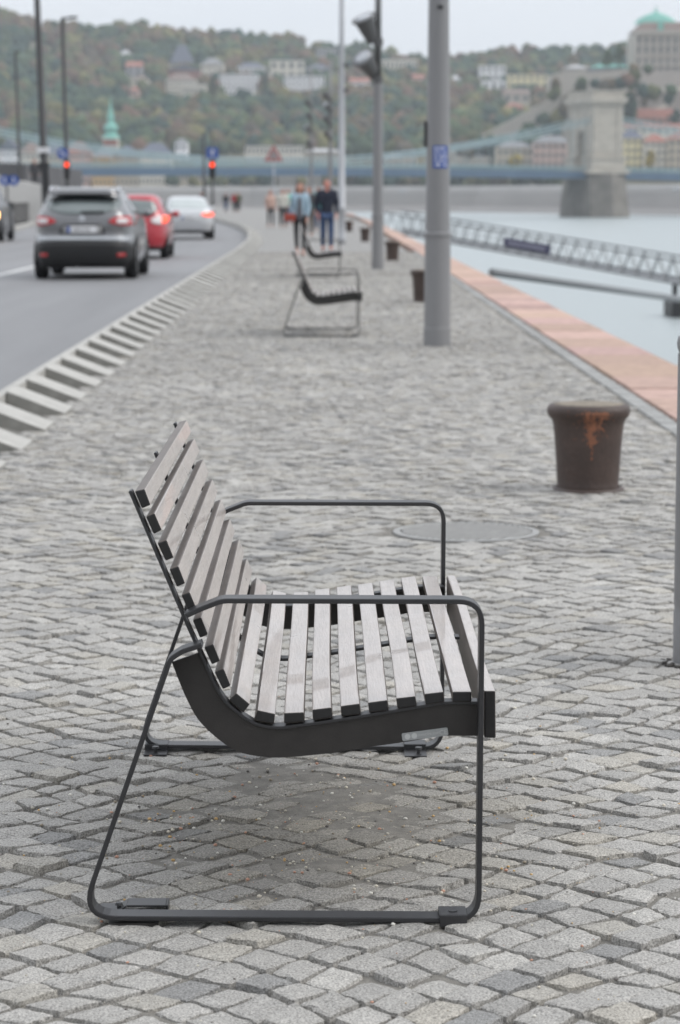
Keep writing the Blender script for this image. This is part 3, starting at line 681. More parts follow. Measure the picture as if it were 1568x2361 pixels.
st_=MB().bar((-.30,-.14,.99),(-.17,-.04,1.45),.02,.008).build('strap',M_black,bag)
person(ppos(712,547),R(5),1.70,'dark dressed person half hidden between the walking man and woman',C_dk,C_brn,H_br,stride=.08)
person(ppos(735,536),R(0),1.74,'person in a teal top walking mostly hidden behind the man in navy',C_teal,C_jean,H_dk,stride=.1)
person(ppos(652,527),R(3),1.70,'person in a cream coat walking left of the denim jacket woman',C_cream,C_dk,H_dk,stride=.08)
person(ppos(664,521),R(-3),1.72,'person in a mint green top beside the person in the cream coat',C_mint,C_jean,H_br,stride=.1)
person(ppos(624,526),R(10),1.66,'person in a pink beige top and dark trousers near the triangle sign',C_pink,C_dk,H_br,stride=.07,woman=True)
person(ppos(521,490),R(10),1.68,'far person in black top and blue jeans left of the red coat',C_dk,C_jean,H_dk,stride=.06,hands=False)
person(ppos(541,490),R(0),1.70,'far person wearing a red coat beyond the traffic lights',C_red,C_dk,H_dk,stride=.06,hands=False)
person(ppos(550,490),R(0),1.72,'far person in olive dark clothes beside the red coat',cl('olive coat',(.09,.10,.06)),C_blk,H_dk,stride=.06,hands=False)
q=gr(465,497); person((q.x,q.y,0),0,1.7,'dark haired person by the far traffic light pole behind the white car',C_dk,C_dk,H_dk,stride=.05,hands=False)
# ------------------------------------------------------------------ traffic lights and signs
M_red=mat('lit red lens',(.8,.05,.02),.4,var=0,emit=(1,.06,.01,2.6))
def tpole(name,x,y,h,r,label,cat,m=None,lean=0,group=None):
    root=empty(name,(x,y,0),0,label,cat,group); root.rotation_euler=(0,lean,0)
    MB().rev([(r*1.25,-.1),(r*1.25,.9),(r,.95),(r*.7,h)],20).build('pole',m or M_black,root,smooth=True); return root
def tlight(root,x,z,s=1,sign=None):
    h=MB().box(x-.16*s,x+.16*s,-.28*s,-.02,z-.72*s,z+.24*s).build('signal_head',M_black,root,bevel=.04)
    for k in range(3):
        zz=z-.24*s*k*1.15; MB().rev([(.12*s,0),(.10*s,.03),(.01,.045)],20,M=Matrix.Translation((x,-.285*s,zz))@Euler((R(90),0,0)).to_matrix().to_4x4()).build('lens',M_red if k==0 else M_flood,h,smooth=True)
        MB().rev([(.135*s,0),(.135*s,.16*s)],18,M=Matrix.Translation((x,-.28*s,zz))@Euler((R(90),0,0)).to_matrix().to_4x4(),caps=False).build('visor',M_black,h)
    if sign:
        w_,hz=sign; sg=MB().box(x-w_/2,x+w_/2,-.1,-.06,z+.32*s,z+.32*s+hz).build('sign_panel',M_blue,root,bevel=.02)
        MB().box(x-.04,x+.04,-.112,-.101,z+.4*s,z+.32*s+hz*.6).add([(x-.17,-.112,z+.32*s+hz*.55),(x+.17,-.112,z+.32*s+hz*.55),(x,-.112,z+.32*s+hz*.88)],[(0,1,2)]).build('arrow',M_white,sg)
Yt=182; q=at(490,380,Yt); h=at(490,305,Yt).z
T1=tpole('traffic_light',q.x,Yt,h,.09,'traffic light showing red under a blue arrow sign, right of the white car','traffic light'); tlight(T1,0,q.z,1.35,(.85,.8))
q=at(470,305,176); tpole('pole',q.x,176,q.z,.10,'plain dark pole standing left of the red traffic light','pole')
Yt=122; q=at(154,380,Yt); T2=tpole('lamp_post',at(157,425,Yt).x,Yt,at(150,40,Yt).z,.11,'tall dark street lamp with arm, red traffic signal and blue sign on it','street lamp',lean=R(-1.0))
MB().tube((0,0,at(150,43,Yt).z),(.55,-.1,at(150,43,Yt).z+.03),.05).box(.3,.75,-.2,0,at(150,43,Yt).z,at(150,43,Yt).z+.1).build('lamp_arm',M_black,T2)
tlight(T2,.02,q.z,.85,None)
sg=MB().rev([(.27,0),(.27,.03)],28,M=Matrix.Translation((-.16,-.16,at(149,354,Yt).z))@Euler((R(90),0,0)).to_matrix().to_4x4()).build('sign_panel',M_blue,T2)
MB().bar((-.28,-.2,at(149,354,Yt).z+.12),(-.04,-.2,at(149,354,Yt).z-.12),.07,.012,up=Vector((0,1,0))).build('arrow',M_white,sg)
Yt=88; T3=tpole('lamp_post',at(107,440,Yt).x,Yt,10.5,.135,'tall dark street lamp with a white band, rising out of frame behind the grey SUV','street lamp',lean=R(-1.6))
MB().box(-.2,.2,-.2,.1,at(107,352,Yt).z,at(107,340,Yt).z).build('white_band',M_white,T3)
MB().box(-.17,.2,-.24,.12,at(107,388,Yt).z,at(107,375,Yt).z).box(-.02,.17,-.26,.1,at(107,440,Yt).z,at(107,385,Yt).z).build('control_box',M_black,T3,bevel=.02)
MB().tube((0,0,10.4),(1.3,-.1,10.6),.06).build('lamp_arm',M_black,T3)
Yt=146; T4=tpole('lamp_post',at(49,400,Yt).x,Yt,at(41,118,Yt).z,.10,'thinnest dark street lamp at the far left, above the pale ramp','street lamp',lean=R(-1.4))
MB().tube((0,0,at(41,122,Yt).z),(.3,0,at(41,122,Yt).z+.1),.05).build('lamp_arm',M_black,T4)
# warning triangle
Yt=131; q=at(631,358,Yt); TR=tpole('warning_sign',q.x,Yt,q.z+.3,.04,'red bordered warning triangle sign on a thin grey pole above the promenade','warning sign',m=M_pole_l)
M_sred=mat('sign red',(.42,.15,.14),.5); M_sface=mat('sign face',(.40,.36,.36),.6); s=.50  # red and white toned down in colour for a back-lit look
tri=lambda k,y,dz=0:[(-k,y,-k*.577+dz),(k,y,-k*.577+dz),(0,y,k*1.155+dz)]
zc=q.z-.02
a=[(x,-.07,z+zc) for x,_,z in tri(s,0)]; bb=[(x,-.05,z+zc) for x,_,z in tri(s,0)]
MB().add(a+bb,[(0,1,2),(5,4,3),(0,3,4,1),(1,4,5,2),(2,5,3,0)]).build('panel',M_sred,TR)
MB().add([(x,-.074,z+zc) for x,_,z in tri(s*.6,0)],[(0,1,2)]).build('panel_face',M_sface,TR)
MB().box(-.025,.025,-.079,-.075,zc-.05,zc+.2).box(-.1,.1,-.079,-.075,zc-.13,zc-.09).build('symbol',M_black,TR)
# fence on the far pavement
M_fence=mat('fence paint',(.05,.048,.045),.5); M_bar=mat('fence bar paint',(.24,.235,.23),.5)
fence=empty('railing',(lx(95)-.45,86,.07),0,'dark vertical bar railing along the far pavement at the left edge','railing')
b=MB(); y=86
rails=MB(); posts=[]
ysf=np.arange(86,140,.20); fbar=None
def fp(y): return Vector((lx(y)-.45-(lx(95)-.45),y-86,0))
for i,y in enumerate(ysf):
    p_=fp(y); 
    if i%9==0: MB().box(p_.x-.04,p_.x+.04,p_.y-.035,p_.y+.035,0,.98).build('post',M_fence,fence)
    elif i<110:
        if fbar is None: fbar=MB().box(-.012,.012,-.012,.012,.08,.9).build('bar',M_bar,fence); o=fbar
        else: o=fbar.copy(); COL.objects.link(o); o.parent=fence
        o.location=(p_.x,p_.y,0)
    else: b.box(p_.x-.012,p_.x+.012,p_.y-.012,p_.y+.012,.08,.9)
tag(b.build('bar_row',M_bar,fence),kind='stuff')
for i in range(0,len(ysf)-9,9):
    for z in (.1,.9): rails.bar(fp(ysf[i])+Vector((0,0,z)),fp(ysf[i+9])+Vector((0,0,z)),.045,.045)
rails.build('rail',M_fence,fence)
# pale ramp wall and abutment behind
M_ramp=mat('pale ramp stone',(.56,.55,.53),.85,var=.08,scale=.6); M_rampr=mat('reddish stone band',(.42,.31,.29),.85,var=.1,scale=1); M_abut=mat('shadow dark abutment stone',(.11,.11,.115),.9,var=.2,scale=.7)
A=at(-60,392,128); Bq=at(118,428,128); Cq=at(192,449,128)
def wallseg(name,P,th,m,lab=None,cat=None,z0=-.1,parent=None):
    b=MB()
    for i in range(len(P)-1):
        a=Vector(P[i]); c=Vector(P[i+1]); d=Vector((c.x-a.x,c.y-a.y,0)).normalized(); nn=Vector((-d.y,d.x,0))*th
        b.add([(a.x,a.y,z0),(c.x,c.y,z0),(c.x+nn.x,c.y+nn.y,z0),(a.x+nn.x,a.y+nn.y,z0),(a.x,a.y,a.z),(c.x,c.y,c.z),(c.x+nn.x,c.y+nn.y,c.z),(a.x+nn.x,a.y+nn.y,a.z)],[(0,3,2,1),(4,5,6,7),(0,1,5,4),(1,2,6,5),(2,3,7,6),(3,0,4,7)])
    o=b.build(name,m,parent,bevel=.03); 
    return tag(o,lab,cat)
rw=wallseg('ramp_wall',[tuple(A),tuple(Cq)],.5,M_ramp,'pale smooth stone ramp wall sloping down to the right behind the railing','wall')
cp=MB(); 
d=(Cq-Bq); cp.add([tuple(Bq+Vector((0,-.04,-.0))),tuple(Cq+Vector((0,-.04,0))),tuple(Cq+Vector((0,-.04,-.45))),tuple(Bq+Vector((0,-.04,-.32)))],[(0,1,2,3)]); o=cp.build('coping_band',M_rampr,rw)
A=at(-80,372,150); Bq=at(60,378,150); Cq=at(190,392,168)
wallseg('bridge_abutment',[tuple(A),tuple(Bq),tuple(Cq)],4,M_abut,'dark shaded stone bridge approach wall behind the pale ramp','wall')  # stone coloured dark to stand for the underpass shadow
person((at(57,418,126).x,130.5,at(57,441,130).z),R(20),1.7,'person in dark clothes walking up the ramp above the pale wall',C_dk,C_dk,H_dk,stride=.06,hands=False)
# round blue signs on a post at the left edge
Yt=104; q=at(16,430,Yt); BS=tpole('direction_sign',q.x,Yt,at(16,408,Yt).z,.05,'post at the left edge with two round blue mandatory signs','road sign')
for px in (12,32):
    qq=at(px,416,Yt); sg=MB().rev([(.22,0),(.22,.03)],24,M=Matrix.Translation((qq.x-q.x,-.08,qq.z))@Euler((R(90),0,0)).to_matrix().to_4x4()).build('sign_panel',M_blue,BS)
    MB().box(qq.x-q.x-.03,qq.x-q.x+.03,-.118,-.112,qq.z-.1,qq.z+.12).build('arrow',M_white,sg)
MB().bar((-.1,-.05,at(16,416,Yt).z),(.6,-.05,at(16,416,Yt).z),.04,.04).build('cross_bar',M_black,BS)
MB().box(-.26,.26,-.2,.15,at(16,488,Yt).z,at(16,466,Yt).z).build('control_box',M_black,BS,bevel=.03)
# ------------------------------------------------------------------ cars
class Car:
    """shell made of horizontal superellipse rings; everything on it is laid on that surface"""
    def __init__(s,rings,n=5.0): s.r=rings; s.n=n      # (z, halfwidth, y_rear, y_front)
    def par(s,z):
        zs=[r[0] for r in s.r]; return [float(np.interp(z,zs,[r[i] for r in s.r])) for i in (1,2,3)]
    def rear(s,x,z,off=0):
        w,a,b=s.par(z); c=(a+b)/2; l=(b-a)/2; k=max(0,1-abs(x/w)**s.n)**(1/s.n); return (x,c-l*k-off,z)
    def front(s,x,z,off=0):
        w,a,b=s.par(z); c=(a+b)/2; l=(b-a)/2; k=max(0,1-abs(x/w)**s.n)**(1/s.n); return (x,c+l*k+off,z)
    def side(s,y,z,sx,off=0):
        w,a,b=s.par(z); c=(a+b)/2; l=(b-a)/2; k=max(0,1-abs((y-c)/l)**s.n)**(1/s.n); return (sx*(w*k+off),y,z)
    def shell(s,m,parent,seg=64):
        b=MB(); vs=[]; zs=[]
        rr=s.r
        for i in range(len(rr)-1):
            for k in range(3):
                t=k/3; zs.append(rr[i][0]*(1-t)+rr[i+1][0]*t)
        zs.append(rr[-1][0])
        for z in zs:
            w,a,bb=s.par(z); c=(a+bb)/2; l=(bb-a)/2
            for i in range(seg):
                t=2*math.pi*i/seg; ct,st=math.cos(t),math.sin(t); vs.append((w*math.copysign(abs(ct)**(2/s.n),ct),c+l*math.copysign(abs(st)**(2/s.n),st),z))
        n=len(zs); fs=[(k*seg+i,k*seg+(i+1)%seg,(k+1)*seg+(i+1)%seg,(k+1)*seg+i) for k in range(n-1) for i in range(seg)]
        fs+=[tuple(range(seg-1,-1,-1)),tuple(range((n-1)*seg,n*seg))]
        b.add(vs,fs); o=b.build('body',m,parent,smooth=True); e=o.modifiers.new('e','EDGE_SPLIT'); e.split_angle=R(50); return o
    def patch(s,name,cols,m,parent,f,off=.006,rows=5):
        """cols: (u, low, high) across; f maps (u,z)->point"""
        U=[];us=[c[0] for c in cols]
        uu=np.linspace(us[0],us[-1],max(8,int(abs(us[-1]-us[0])/.06)))
        lo=np.interp(uu,us,[c[1] for c in cols]) if us[0]<us[-1] else None; hi=np.interp(uu,us,[c[2] for c in cols])
        b=MB(); vs=[f(u,l+(h-l)*k/rows,off) for u,l,h in zip(uu,lo,hi) for k in range(rows+1)]
        q=rows+1; fs=[(i*q+k,(i+1)*q+k,(i+1)*q+k+1,i*q+k+1) for i in range(len(uu)-1) for k in range(rows)]
        b.add(vs,fs); o=b.build(name,m,parent,smooth=True); so_=o.modifiers.new('t','SOLIDIFY'); so_.thickness=off*1.5; so_.offset=0; return o
M_tyre=mat('tyre',(.012,.012,.013),.8,var=.1); M_rim=mat('alloy',(.32,.33,.34),.35,metal=.6,var=.05); M_arch=mat('arch plastic',(.014,.014,.015),.6,var=.1)
M_cglass=mat('dark car glass',(.015,.02,.022),.06,var=.05,spec=.9); M_cglass2=mat('sky tinted car glass',(.16,.19,.19),.12,var=.15,scale=3,spec=.9)
M_tail=mat('tail lamp',(.45,.025,.03),.25,var=.15,scale=20,spec=.8); M_tailw=mat('clear lamp',(.72,.68,.68),.2,var=.1,scale=20,spec=.8)
M_braked=mat('lit lamp',(.8,.08,.03),.3,emit=(1,.08,.02,1.2)); M_chrome=mat('chrome',(.65,.67,.70),.15,metal=.9,var=.03)
def wheels(parent,xs,ys,r,w_=.22):
    for y in ys:
        for sx in (-1,1):
            Mx=Matrix.Translation((sx*xs,y,r))@Euler((0,R(90),0)).to_matrix().to_4x4()
            wh=MB().rev([(r*.62,-w_/2+.01),(r*.93,-w_/2),(r,-w_/2+.03),(r,w_/2-.03),(r*.93,w_/2),(r*.62,w_/2-.01)],32,M=Mx).build('wheel',M_tyre,parent,smooth=True)
            e=wh.modifiers.new('e','EDGE_SPLIT'); e.split_angle=R(40)
            b=MB().rev([(r*.60,-w_/2-.004),(r*.60,w_/2+.004)],28,M=Mx); b.build('rim',M_rim,wh)
            b=MB(); s_=sx*(w_/2+.006)
            for k in range(5):
                t=R(72*k+36); b.box(0,0.004,0,0,0,0) if 0 else None
                a=Vector((sx*xs+s_,y+math.cos(t)*r*.16,r+math.sin(t)*r*.16)); c=Vector((sx*xs+s_,y+math.cos(t)*r*.5,r+math.sin(t)*r*.5)); b.bar(a,c,.012,r*.22,up=Vector((1,0,0)).cross((c-a).normalized()))
            b.build('spoke_gaps',M_arch,wh)
def arches(parent,car,ys,r,bodyz,m=M_arch):
    for y in ys:
        for sx in (-1,1):
            vs=[];n=20
            for i in range(n+1):
                t=math.pi*i/n
                for rr_ in (r*1.0,r*1.17):
                    yy=y+math.cos(t)*rr_; zz=max(bodyz,r+math.sin(t)*rr_); vs.append(car.side(yy,zz,sx,.012))
            b=MB().add(vs,[(2*i,2*i+2,2*i+3,2*i+1) for i in range(n)]); b.build('arch_trim',m,parent)
            vs=[car.side(y+math.cos(math.pi*i/n)*r*1.0,max(bodyz,r+math.sin(math.pi*i/n)*r*1.0),sx,.008) for i in range(n+1)]; vs.append(car.side(y,bodyz,sx,.008))
            b=MB().add(vs,[(i,i+1,n+1) for i in range(n)]); b.build('wheel_well',M_arch,parent)
def plate_(parent,car,z,w_=.52,h_=.115,x=0,y=None):
    yy=car.rear(0,z)[1]-.02
    o=MB().box(x-w_/2,x+w_/2,yy-.008,yy+.02,z-h_/2,z+h_/2).build('number_plate',M_white,parent,bevel=.004)
    MB().box(x-w_/2+.003,x-w_/2+.055,yy-.0105,yy-.009,z-h_/2+.004,z+h_/2-.004).build('blue_band',M_blue,o)
    b=MB(); rr_=random.Random(int(z*1000)+int(w_*100)); xx=x-w_/2+.085
    text_mesh('NKX-264' if z>.9 else 'LRB-518','.085' and .088,'characters',M_black,o,(xx,yy-.0105,z-.032),(R(90),0,0)); return o
def car_common(root,car,bw,ys,r,zb,paint):
    wheels(root,bw,ys,r); arches(root,car,ys,r,zb)
def door_lines(root,car,pts):
    pass
M_psuv=mat('grey metallic paint',(.18,.183,.19),.3,metal=.55,var=.04,scale=30,coat=.8); M_pred=mat('red car paint',(.42,.02,.035),.3,metal=.1,var=.04,coat=.9); M_pwht=mat('silver white car paint',(.55,.56,.575),.3,metal=.3,var=.03,coat=.8)
# --- grey SUV
Ysuv=gr(190,645.5,-.075).y; xs_=gr(190,645.5,-.075).x
suv=empty('suv',(xs_,Ysuv,-.072),R(0),'grey metallic SUV seen from behind, nearest car on the road','car','cars on the road')
car=Car([(.20,.80,.16,4.0),(.26,.84,.06,4.15),(.36,.885,.0,4.3),(.55,.90,-.03,4.36),(.68,.90,-.02,4.37),(.74,.895,.05,4.36),(.80,.89,.07,4.33),(.95,.885,.06,4.2),(1.04,.87,.08,3.9),(1.10,.85,.10,3.1),(1.16,.82,.13,2.9),(1.30,.74,.26,2.55),(1.44,.665,.40,2.2),(1.50,.635,.42,2.05),(1.55,.61,.44,1.9),(1.585,.55,.52,1.7),(1.60,.42,.7,1.5)],n=5.2)
car.shell(M_psuv,suv)
wheels(suv,.79,(.86,3.5),.345); arches(suv,car,(.86,3.5),.345,.22)
car.patch('rear_window',[(-.66,1.30,1.36),(-.58,1.19,1.435),(-.3,1.13,1.455),(0,1.12,1.46),(.3,1.13,1.455),(.58,1.19,1.435),(.66,1.30,1.36)],M_cglass2,suv,car.rear)
car.patch('window_dark_band',[(-.62,1.37,1.40),(-.5,1.335,1.44),(0,1.345,1.452),(.5,1.335,1.44),(.62,1.37,1.40)],M_cglass,suv,car.rear,off=.012)
o=MB().box(-.62,.62,.25,.42,1.475,1.51).build('spoiler',M_psuv,suv,bevel=.012)
for sx in (-1,1):
    c=[(.46,.99,1.03),(.55,.955,1.08),(.70,.93,1.10),(.80,.93,1.11),(.87,.94,1.10)]
    if sx<0: c=[(-u,a,b_) for u,a,b_ in reversed(c)]
    o=car.patch('tail_lamp',c,M_tail,suv,car.rear,off=.014)
    c=[(.60,.975,1.05),(.70,.97,1.06),(.77,.98,1.05)]
    if sx<0: c=[(-u,a,b_) for u,a,b_ in reversed(c)]
    car.patch('clear_lens',c,M_tailw,o,car.rear,off=.022)
    c=[(.60,.40,.46),(.74,.40,.46)]
    if sx<0: c=[(-u,a,b_) for u,a,b_ in reversed(c)]
    car.patch('reflector',c,M_tail,suv,car.rear,off=.016)
    car.patch('side_window',[(.75,1.17,1.19),(.95,1.14,1.38),(1.7,1.12,1.46),(2.4,1.11,1.42),(2.75,1.11,1.17)],M_cglass,suv,lambda u,z,o_,sx=sx:car.side(u,z,sx,o_))
    MB().tube((sx*.60,.75,1.60),(sx*.60,2.1,1.60),.018).tube((sx*.60,.75,1.60),(sx*.61,.62,1.54),.018).build('roof_rail',M_chrome,suv)
    MB().blob((sx*.95,2.75,1.13),.09,2,0,(1,.6,.8)).build('wing_mirror',M_psuv,suv,smooth=True)
    MB().box(sx*.885-.004,sx*.885+.004,1.98,1.995,.42,1.1).build('door_seam',M_arch,suv)
car.patch('rear_bumper',[(-.84,.24,.63),(-.5,.22,.665),(0,.22,.67),(.5,.22,.665),(.84,.24,.63)],M_arch,suv,car.rear,off=.012)
o=car.patch('bumper_strip',[(-.80,.66,.745),(-.6,.685,.74),(0,.69,.735),(.6,.685,.74),(.80,.66,.745)],mat('satin strip',(.42,.44,.46),.3,metal=.3),suv,car.rear,off=.02)
car.patch('tailgate_recess',[(-.40,.80,.82),(-.33,.79,.965),(.33,.79,.965),(.40,.80,.82)],M_arch,suv,car.rear,off=.004)
plate_(suv,car,.87); car.patch('plate_surround',[(-.34,.80,.93),(.34,.80,.93)],mat('pale surround',(.3,.3,.3),.4),suv,car.rear,off=.010)
MB().rev([(.055,0),(.055,.012),(.04,.018)],24,M=Matrix.Translation((0,car.rear(0,1.045)[1],1.045))@Euler((R(90),0,0)).to_matrix().to_4x4()).build('badge',M_chrome,suv)
car.patch('wiper',[(-.02,1.15,1.17),(.38,1.16,1.175)],M_arch,suv,car.rear,off=.03)
MB().box(-.75,.75,.2,4.0,.20,.24).tube((-.1,.05,.25),(-.1,.4,.25),.05).build('underbody',M_arch,suv)
MB().tube((.02,1.6,1.6),(.02,1.55,1.68),.01).build('aerial',M_arch,suv)
# --- red hatch
pr=gr(352,598,-.075)
red=empty('hatchback',(pr.x-.0,pr.y,-.072),R(1.0),'red hatchback half hidden behind the grey SUV','car','cars on the road')
xr_=.0
rc=Car([(.20,.74,.12,3.7),(.30,.82,.03,3.85),(.45,.855,.0,3.95),(.62,.865,.0,3.97),(.80,.865,.03,3.9),(.92,.855,.07,3.6),(1.0,.83,.10,3.1),(1.06,.80,.12,2.9),(1.25,.70,.22,2.5),(1.38,.63,.30,2.2),(1.44,.58,.34,2.0),(1.475,.50,.45,1.8),(1.485,.38,.6,1.6)],n=4.6)
rc.shell(M_pred,red); wheels(red,.74,(.72,3.25),.305,.2); arches(red,rc,(.72,3.25),.305,.22,M_pred)
rc.patch('rear_window',[(-.60,1.12,1.18),(-.52,1.03,1.33),(0,.99,1.37),(.52,1.03,1.33),(.60,1.12,1.18)],M_cglass2,red,rc.rear)
for sx in (-1,1):
    c=[(.46,.86,.92),(.58,.80,.99),(.70,.80,1.01)]; c2=[(.70,.81,1.01),(.79,.83,.99),(.84,.88,.98)]
    if sx<0: c=[(-u,a,b_) for u,a,b_ in reversed(c)]; c2=[(-u,a,b_) for u,a,b_ in reversed(c2)]
    rc.patch('tail_lamp',c,M_tailw,red,rc.rear,off=.014); rc.patch('brake_lamp',c2,M_braked,red,rc.rear,off=.014)
    rc.patch('side_window',[(.65,1.1,1.12),(.85,1.02,1.3),(1.6,.99,1.38),(2.3,.98,1.32),(2.75,.99,1.03)],M_cglass,red,lambda u,z,o_,sx=sx:rc.side(u,z,sx,o_))
    MB().blob((sx*.93,2.65,1.02),.10,2,0,(1,.6,.8)).build('wing_mirror',M_pred,red,smooth=True)
rc.patch('rear_bumper',[(-.80,.2,.27),(0,.2,.30),(.80,.2,.27)],M_arch,red,rc.rear,off=.012)
plate_(red,rc,.66); MB().box(-.70,.70,.2,3.6,.19,.22).build('underbody',M_arch,red)
# red car sits so its right rear corner shows beside the SUV
red.location.x=gr(385,597,-.075).x-.80
# --- white saloon
pw=gr(437,552,-.075)
wht=empty('saloon_car',(pw.x,pw.y,-.072),R(6),'silver white saloon car ahead of the red hatchback','car','cars on the road')
wc=Car([(.20,.78,.12,4.3),(.30,.85,.03,4.45),(.50,.895,.0,4.52),(.70,.90,.0,4.5),(.88,.89,.05,4.3),(.97,.87,.12,3.7),(1.01,.82,.42,3.3),(1.05,.78,.62,3.15),(1.20,.70,.86,2.8),(1.34,.63,1.10,2.45),(1.40,.58,1.22,2.3),(1.43,.48,1.4,2.1),(1.44,.35,1.5,2.0)],n=4.8)
wc.shell(M_pwht,wht); wheels(wht,.78,(.95,3.65),.32,.2); arches(wht,wc,(.95,3.65),.32,.22,M_pwht)
wc.patch('rear_window',[(-.66,1.04,1.10),(-.56,1.03,1.33),(0,1.025,1.36),(.56,1.03,1.33),(.66,1.04,1.10)],mat('pale glass',(.42,.46,.46),.1,var=.1,scale=2,spec=.9),wht,wc.rear)
for sx in (-1,1):
    c=[(.42,.80,.86),(.6,.76,.90),(.86,.76,.90)]
    if sx<0: c=[(-u,a,b_) for u,a,b_ in reversed(c)]
    wc.patch('tail_lamp',c,M_tail if sx<0 else M_braked,wht,wc.rear,off=.014)
    wc.patch('side_window',[(1.1,1.02,1.04),(1.35,1.0,1.26),(1.9,.99,1.33),(2.6,.99,1.29),(3.1,1.0,1.03)],M_cglass,wht,lambda u,z,o_,sx=sx:wc.side(u,z,sx,o_))
    MB().blob((sx*.95,2.95,1.03),.10,2,0,(1,.6,.8)).build('wing_mirror',M_pwht,wht,smooth=True)
wc.patch('rear_bumper',[(-.82,.2,.27),(0,.2,.29),(.82,.2,.27)],M_arch,wht,wc.rear,off=.012)
plate_(wht,wc,.72); MB().box(-.72,.72,.2,4.1,.19,.22).build('underbody',M_arch,wht)
# --- oncoming car behind the railing at the left edge
po=at(7,494,80)
onc=empty('oncoming_car',(po.x-.95,84.2,-.072),R(180),'dark oncoming car with its headlight on, mostly cut off by the left edge','car','cars on the road')
oc=Car([(.20,.78,.05,4.1),(.35,.86,.0,4.2),(.6,.88,.0,4.2),(.8,.87,.03,4.0),(.95,.84,.15,3.0),(1.0,.80,.3,2.8),(1.2,.72,.7,2.4),(1.36,.64,1.0,2.1),(1.45,.5,1.3,1.9)],n=4.6)
oc=Car([(z,w_,4.2-b_,4.2-a_) for z,w_,a_,b_ in oc.r],n=4.6)
oc.shell(mat('dark car paint',(.03,.03,.035),.3,coat=.8),onc); wheels(onc,.76,(.8,3.3),.31,.2)
oc.patch('windscreen',[(-.62,1.0,1.08),(-.5,.98,1.30),(.5,.98,1.30),(.62,1.0,1.08)],M_cglass,onc,oc.front)
M_head=mat('lit headlamp',(1,.8,.5),.3,emit=(1,.55,.16,7))
for sx in (-1,1):
    oc.patch('headlamp',[(sx*.62-.14,.60,.78),(sx*.62+.14,.60,.78)],M_head,onc,oc.front,off=.03)
onc.scale=(1,1,1.22)

# ------------------------------------------------------------------ gangway to the pontoon
M_truss=mat('grey truss steel',(.19,.20,.21),.5,metal=.2,var=.1)
G0=at(868,512,132); G1=at(1640,668,104)
G0.z=-.35; 
gw=empty('gangway',(G0.x,G0.y,0),0,'long grey steel truss gangway sloping down from the quay to the right','gangway')
o0=Vector((G0.x,G0.y,0)); ax=(G1-G0); n_=27; W=Vector((-ax.y,ax.x,0)).normalized()*1.5; H=Vector((0,0,.95))
for sd,off in (('near',Vector((0,0,0))),('far',W)):
    b=MB(); A=G0-o0+off; B_=G1-o0+off
    b.bar(A,B_,.08,.09); b.bar(A+H,B_+H,.07,.07); b.build('truss_chord',M_truss,gw)
    b=MB()
    for k in range(n_):
        p=A+(B_-A)*(k/n_); q=A+(B_-A)*((k+1)/n_); m_=(p+q)/2
        b.bar(p,m_+H,.034,.034); b.bar(m_+H,q,.034,.034)
    b.build('truss_web',M_truss,gw)
b=MB(); A=G0-o0; B_=G1-o0
b.add([tuple(A+Vector((0,0,-.05))),tuple(B_+Vector((0,0,-.05))),tuple(B_+W+Vector((0,0,-.05))),tuple(A+W+Vector((0,0,-.05)))],[(0,1,2,3)]); b.build('deck',M_truss,gw)
def Lx(px,lo,hi): # parameter along the gangway for a pixel column
    for k in range(60):
        m_=(lo+hi)/2; p=G0+ax*m_; sx=784+FPX*math.tan(math.atan2(p.x,p.y)-R(YAW))/math.cos(R(PITCH))
        if sx<px: lo=m_
        else: hi=m_
    return lo
t0,t1=Lx(1168,0,1),Lx(1275,0,1)
Nv=-W.normalized()*.12
b=MB(); p=A+ax*t0+H*.55+Nv; q=A+ax*t1+H*.55+Nv; b.bar(p,q,.03,.42); sb=b.build('banner',mat('navy banner',(.03,.03,.09),.6),gw)
MB().bar(p+ax*.012+Nv*.2,q-ax*.012+Nv*.2,.01,.14).build('lettering',mat('grey lettering',(.28,.28,.36),.6),sb)
# mooring boom and float
P0=gr(1128,626,-.02); P1=at(1640,700,78)
P0=Vector((P0.x+.15,P0.y,-.25)); 
P0=at(1135,628,P0.y); 
bm_=empty('mooring_boom',tuple(P0),0,'long grey mooring boom from the quay coping down to the float','mooring boom')
MB().tube((0,0,0),P1-P0,.075,.095).build('pipe',M_truss,bm_,smooth=True)
Q=at(1556,690,158)
fl=empty('float',(Q.x,Q.y,WATER),0,'dark steel float with a short post at the right edge under the gangway','float')
fl_p=MB().rev([(.18,0),(.18,at(1552,655,158).z-WATER)],20).build('post',M_black,fl)
MB().box(-.3,6,-1,3,-.3,at(1552,695,158).z-WATER).build('hull',M_black,fl,bevel=.08)
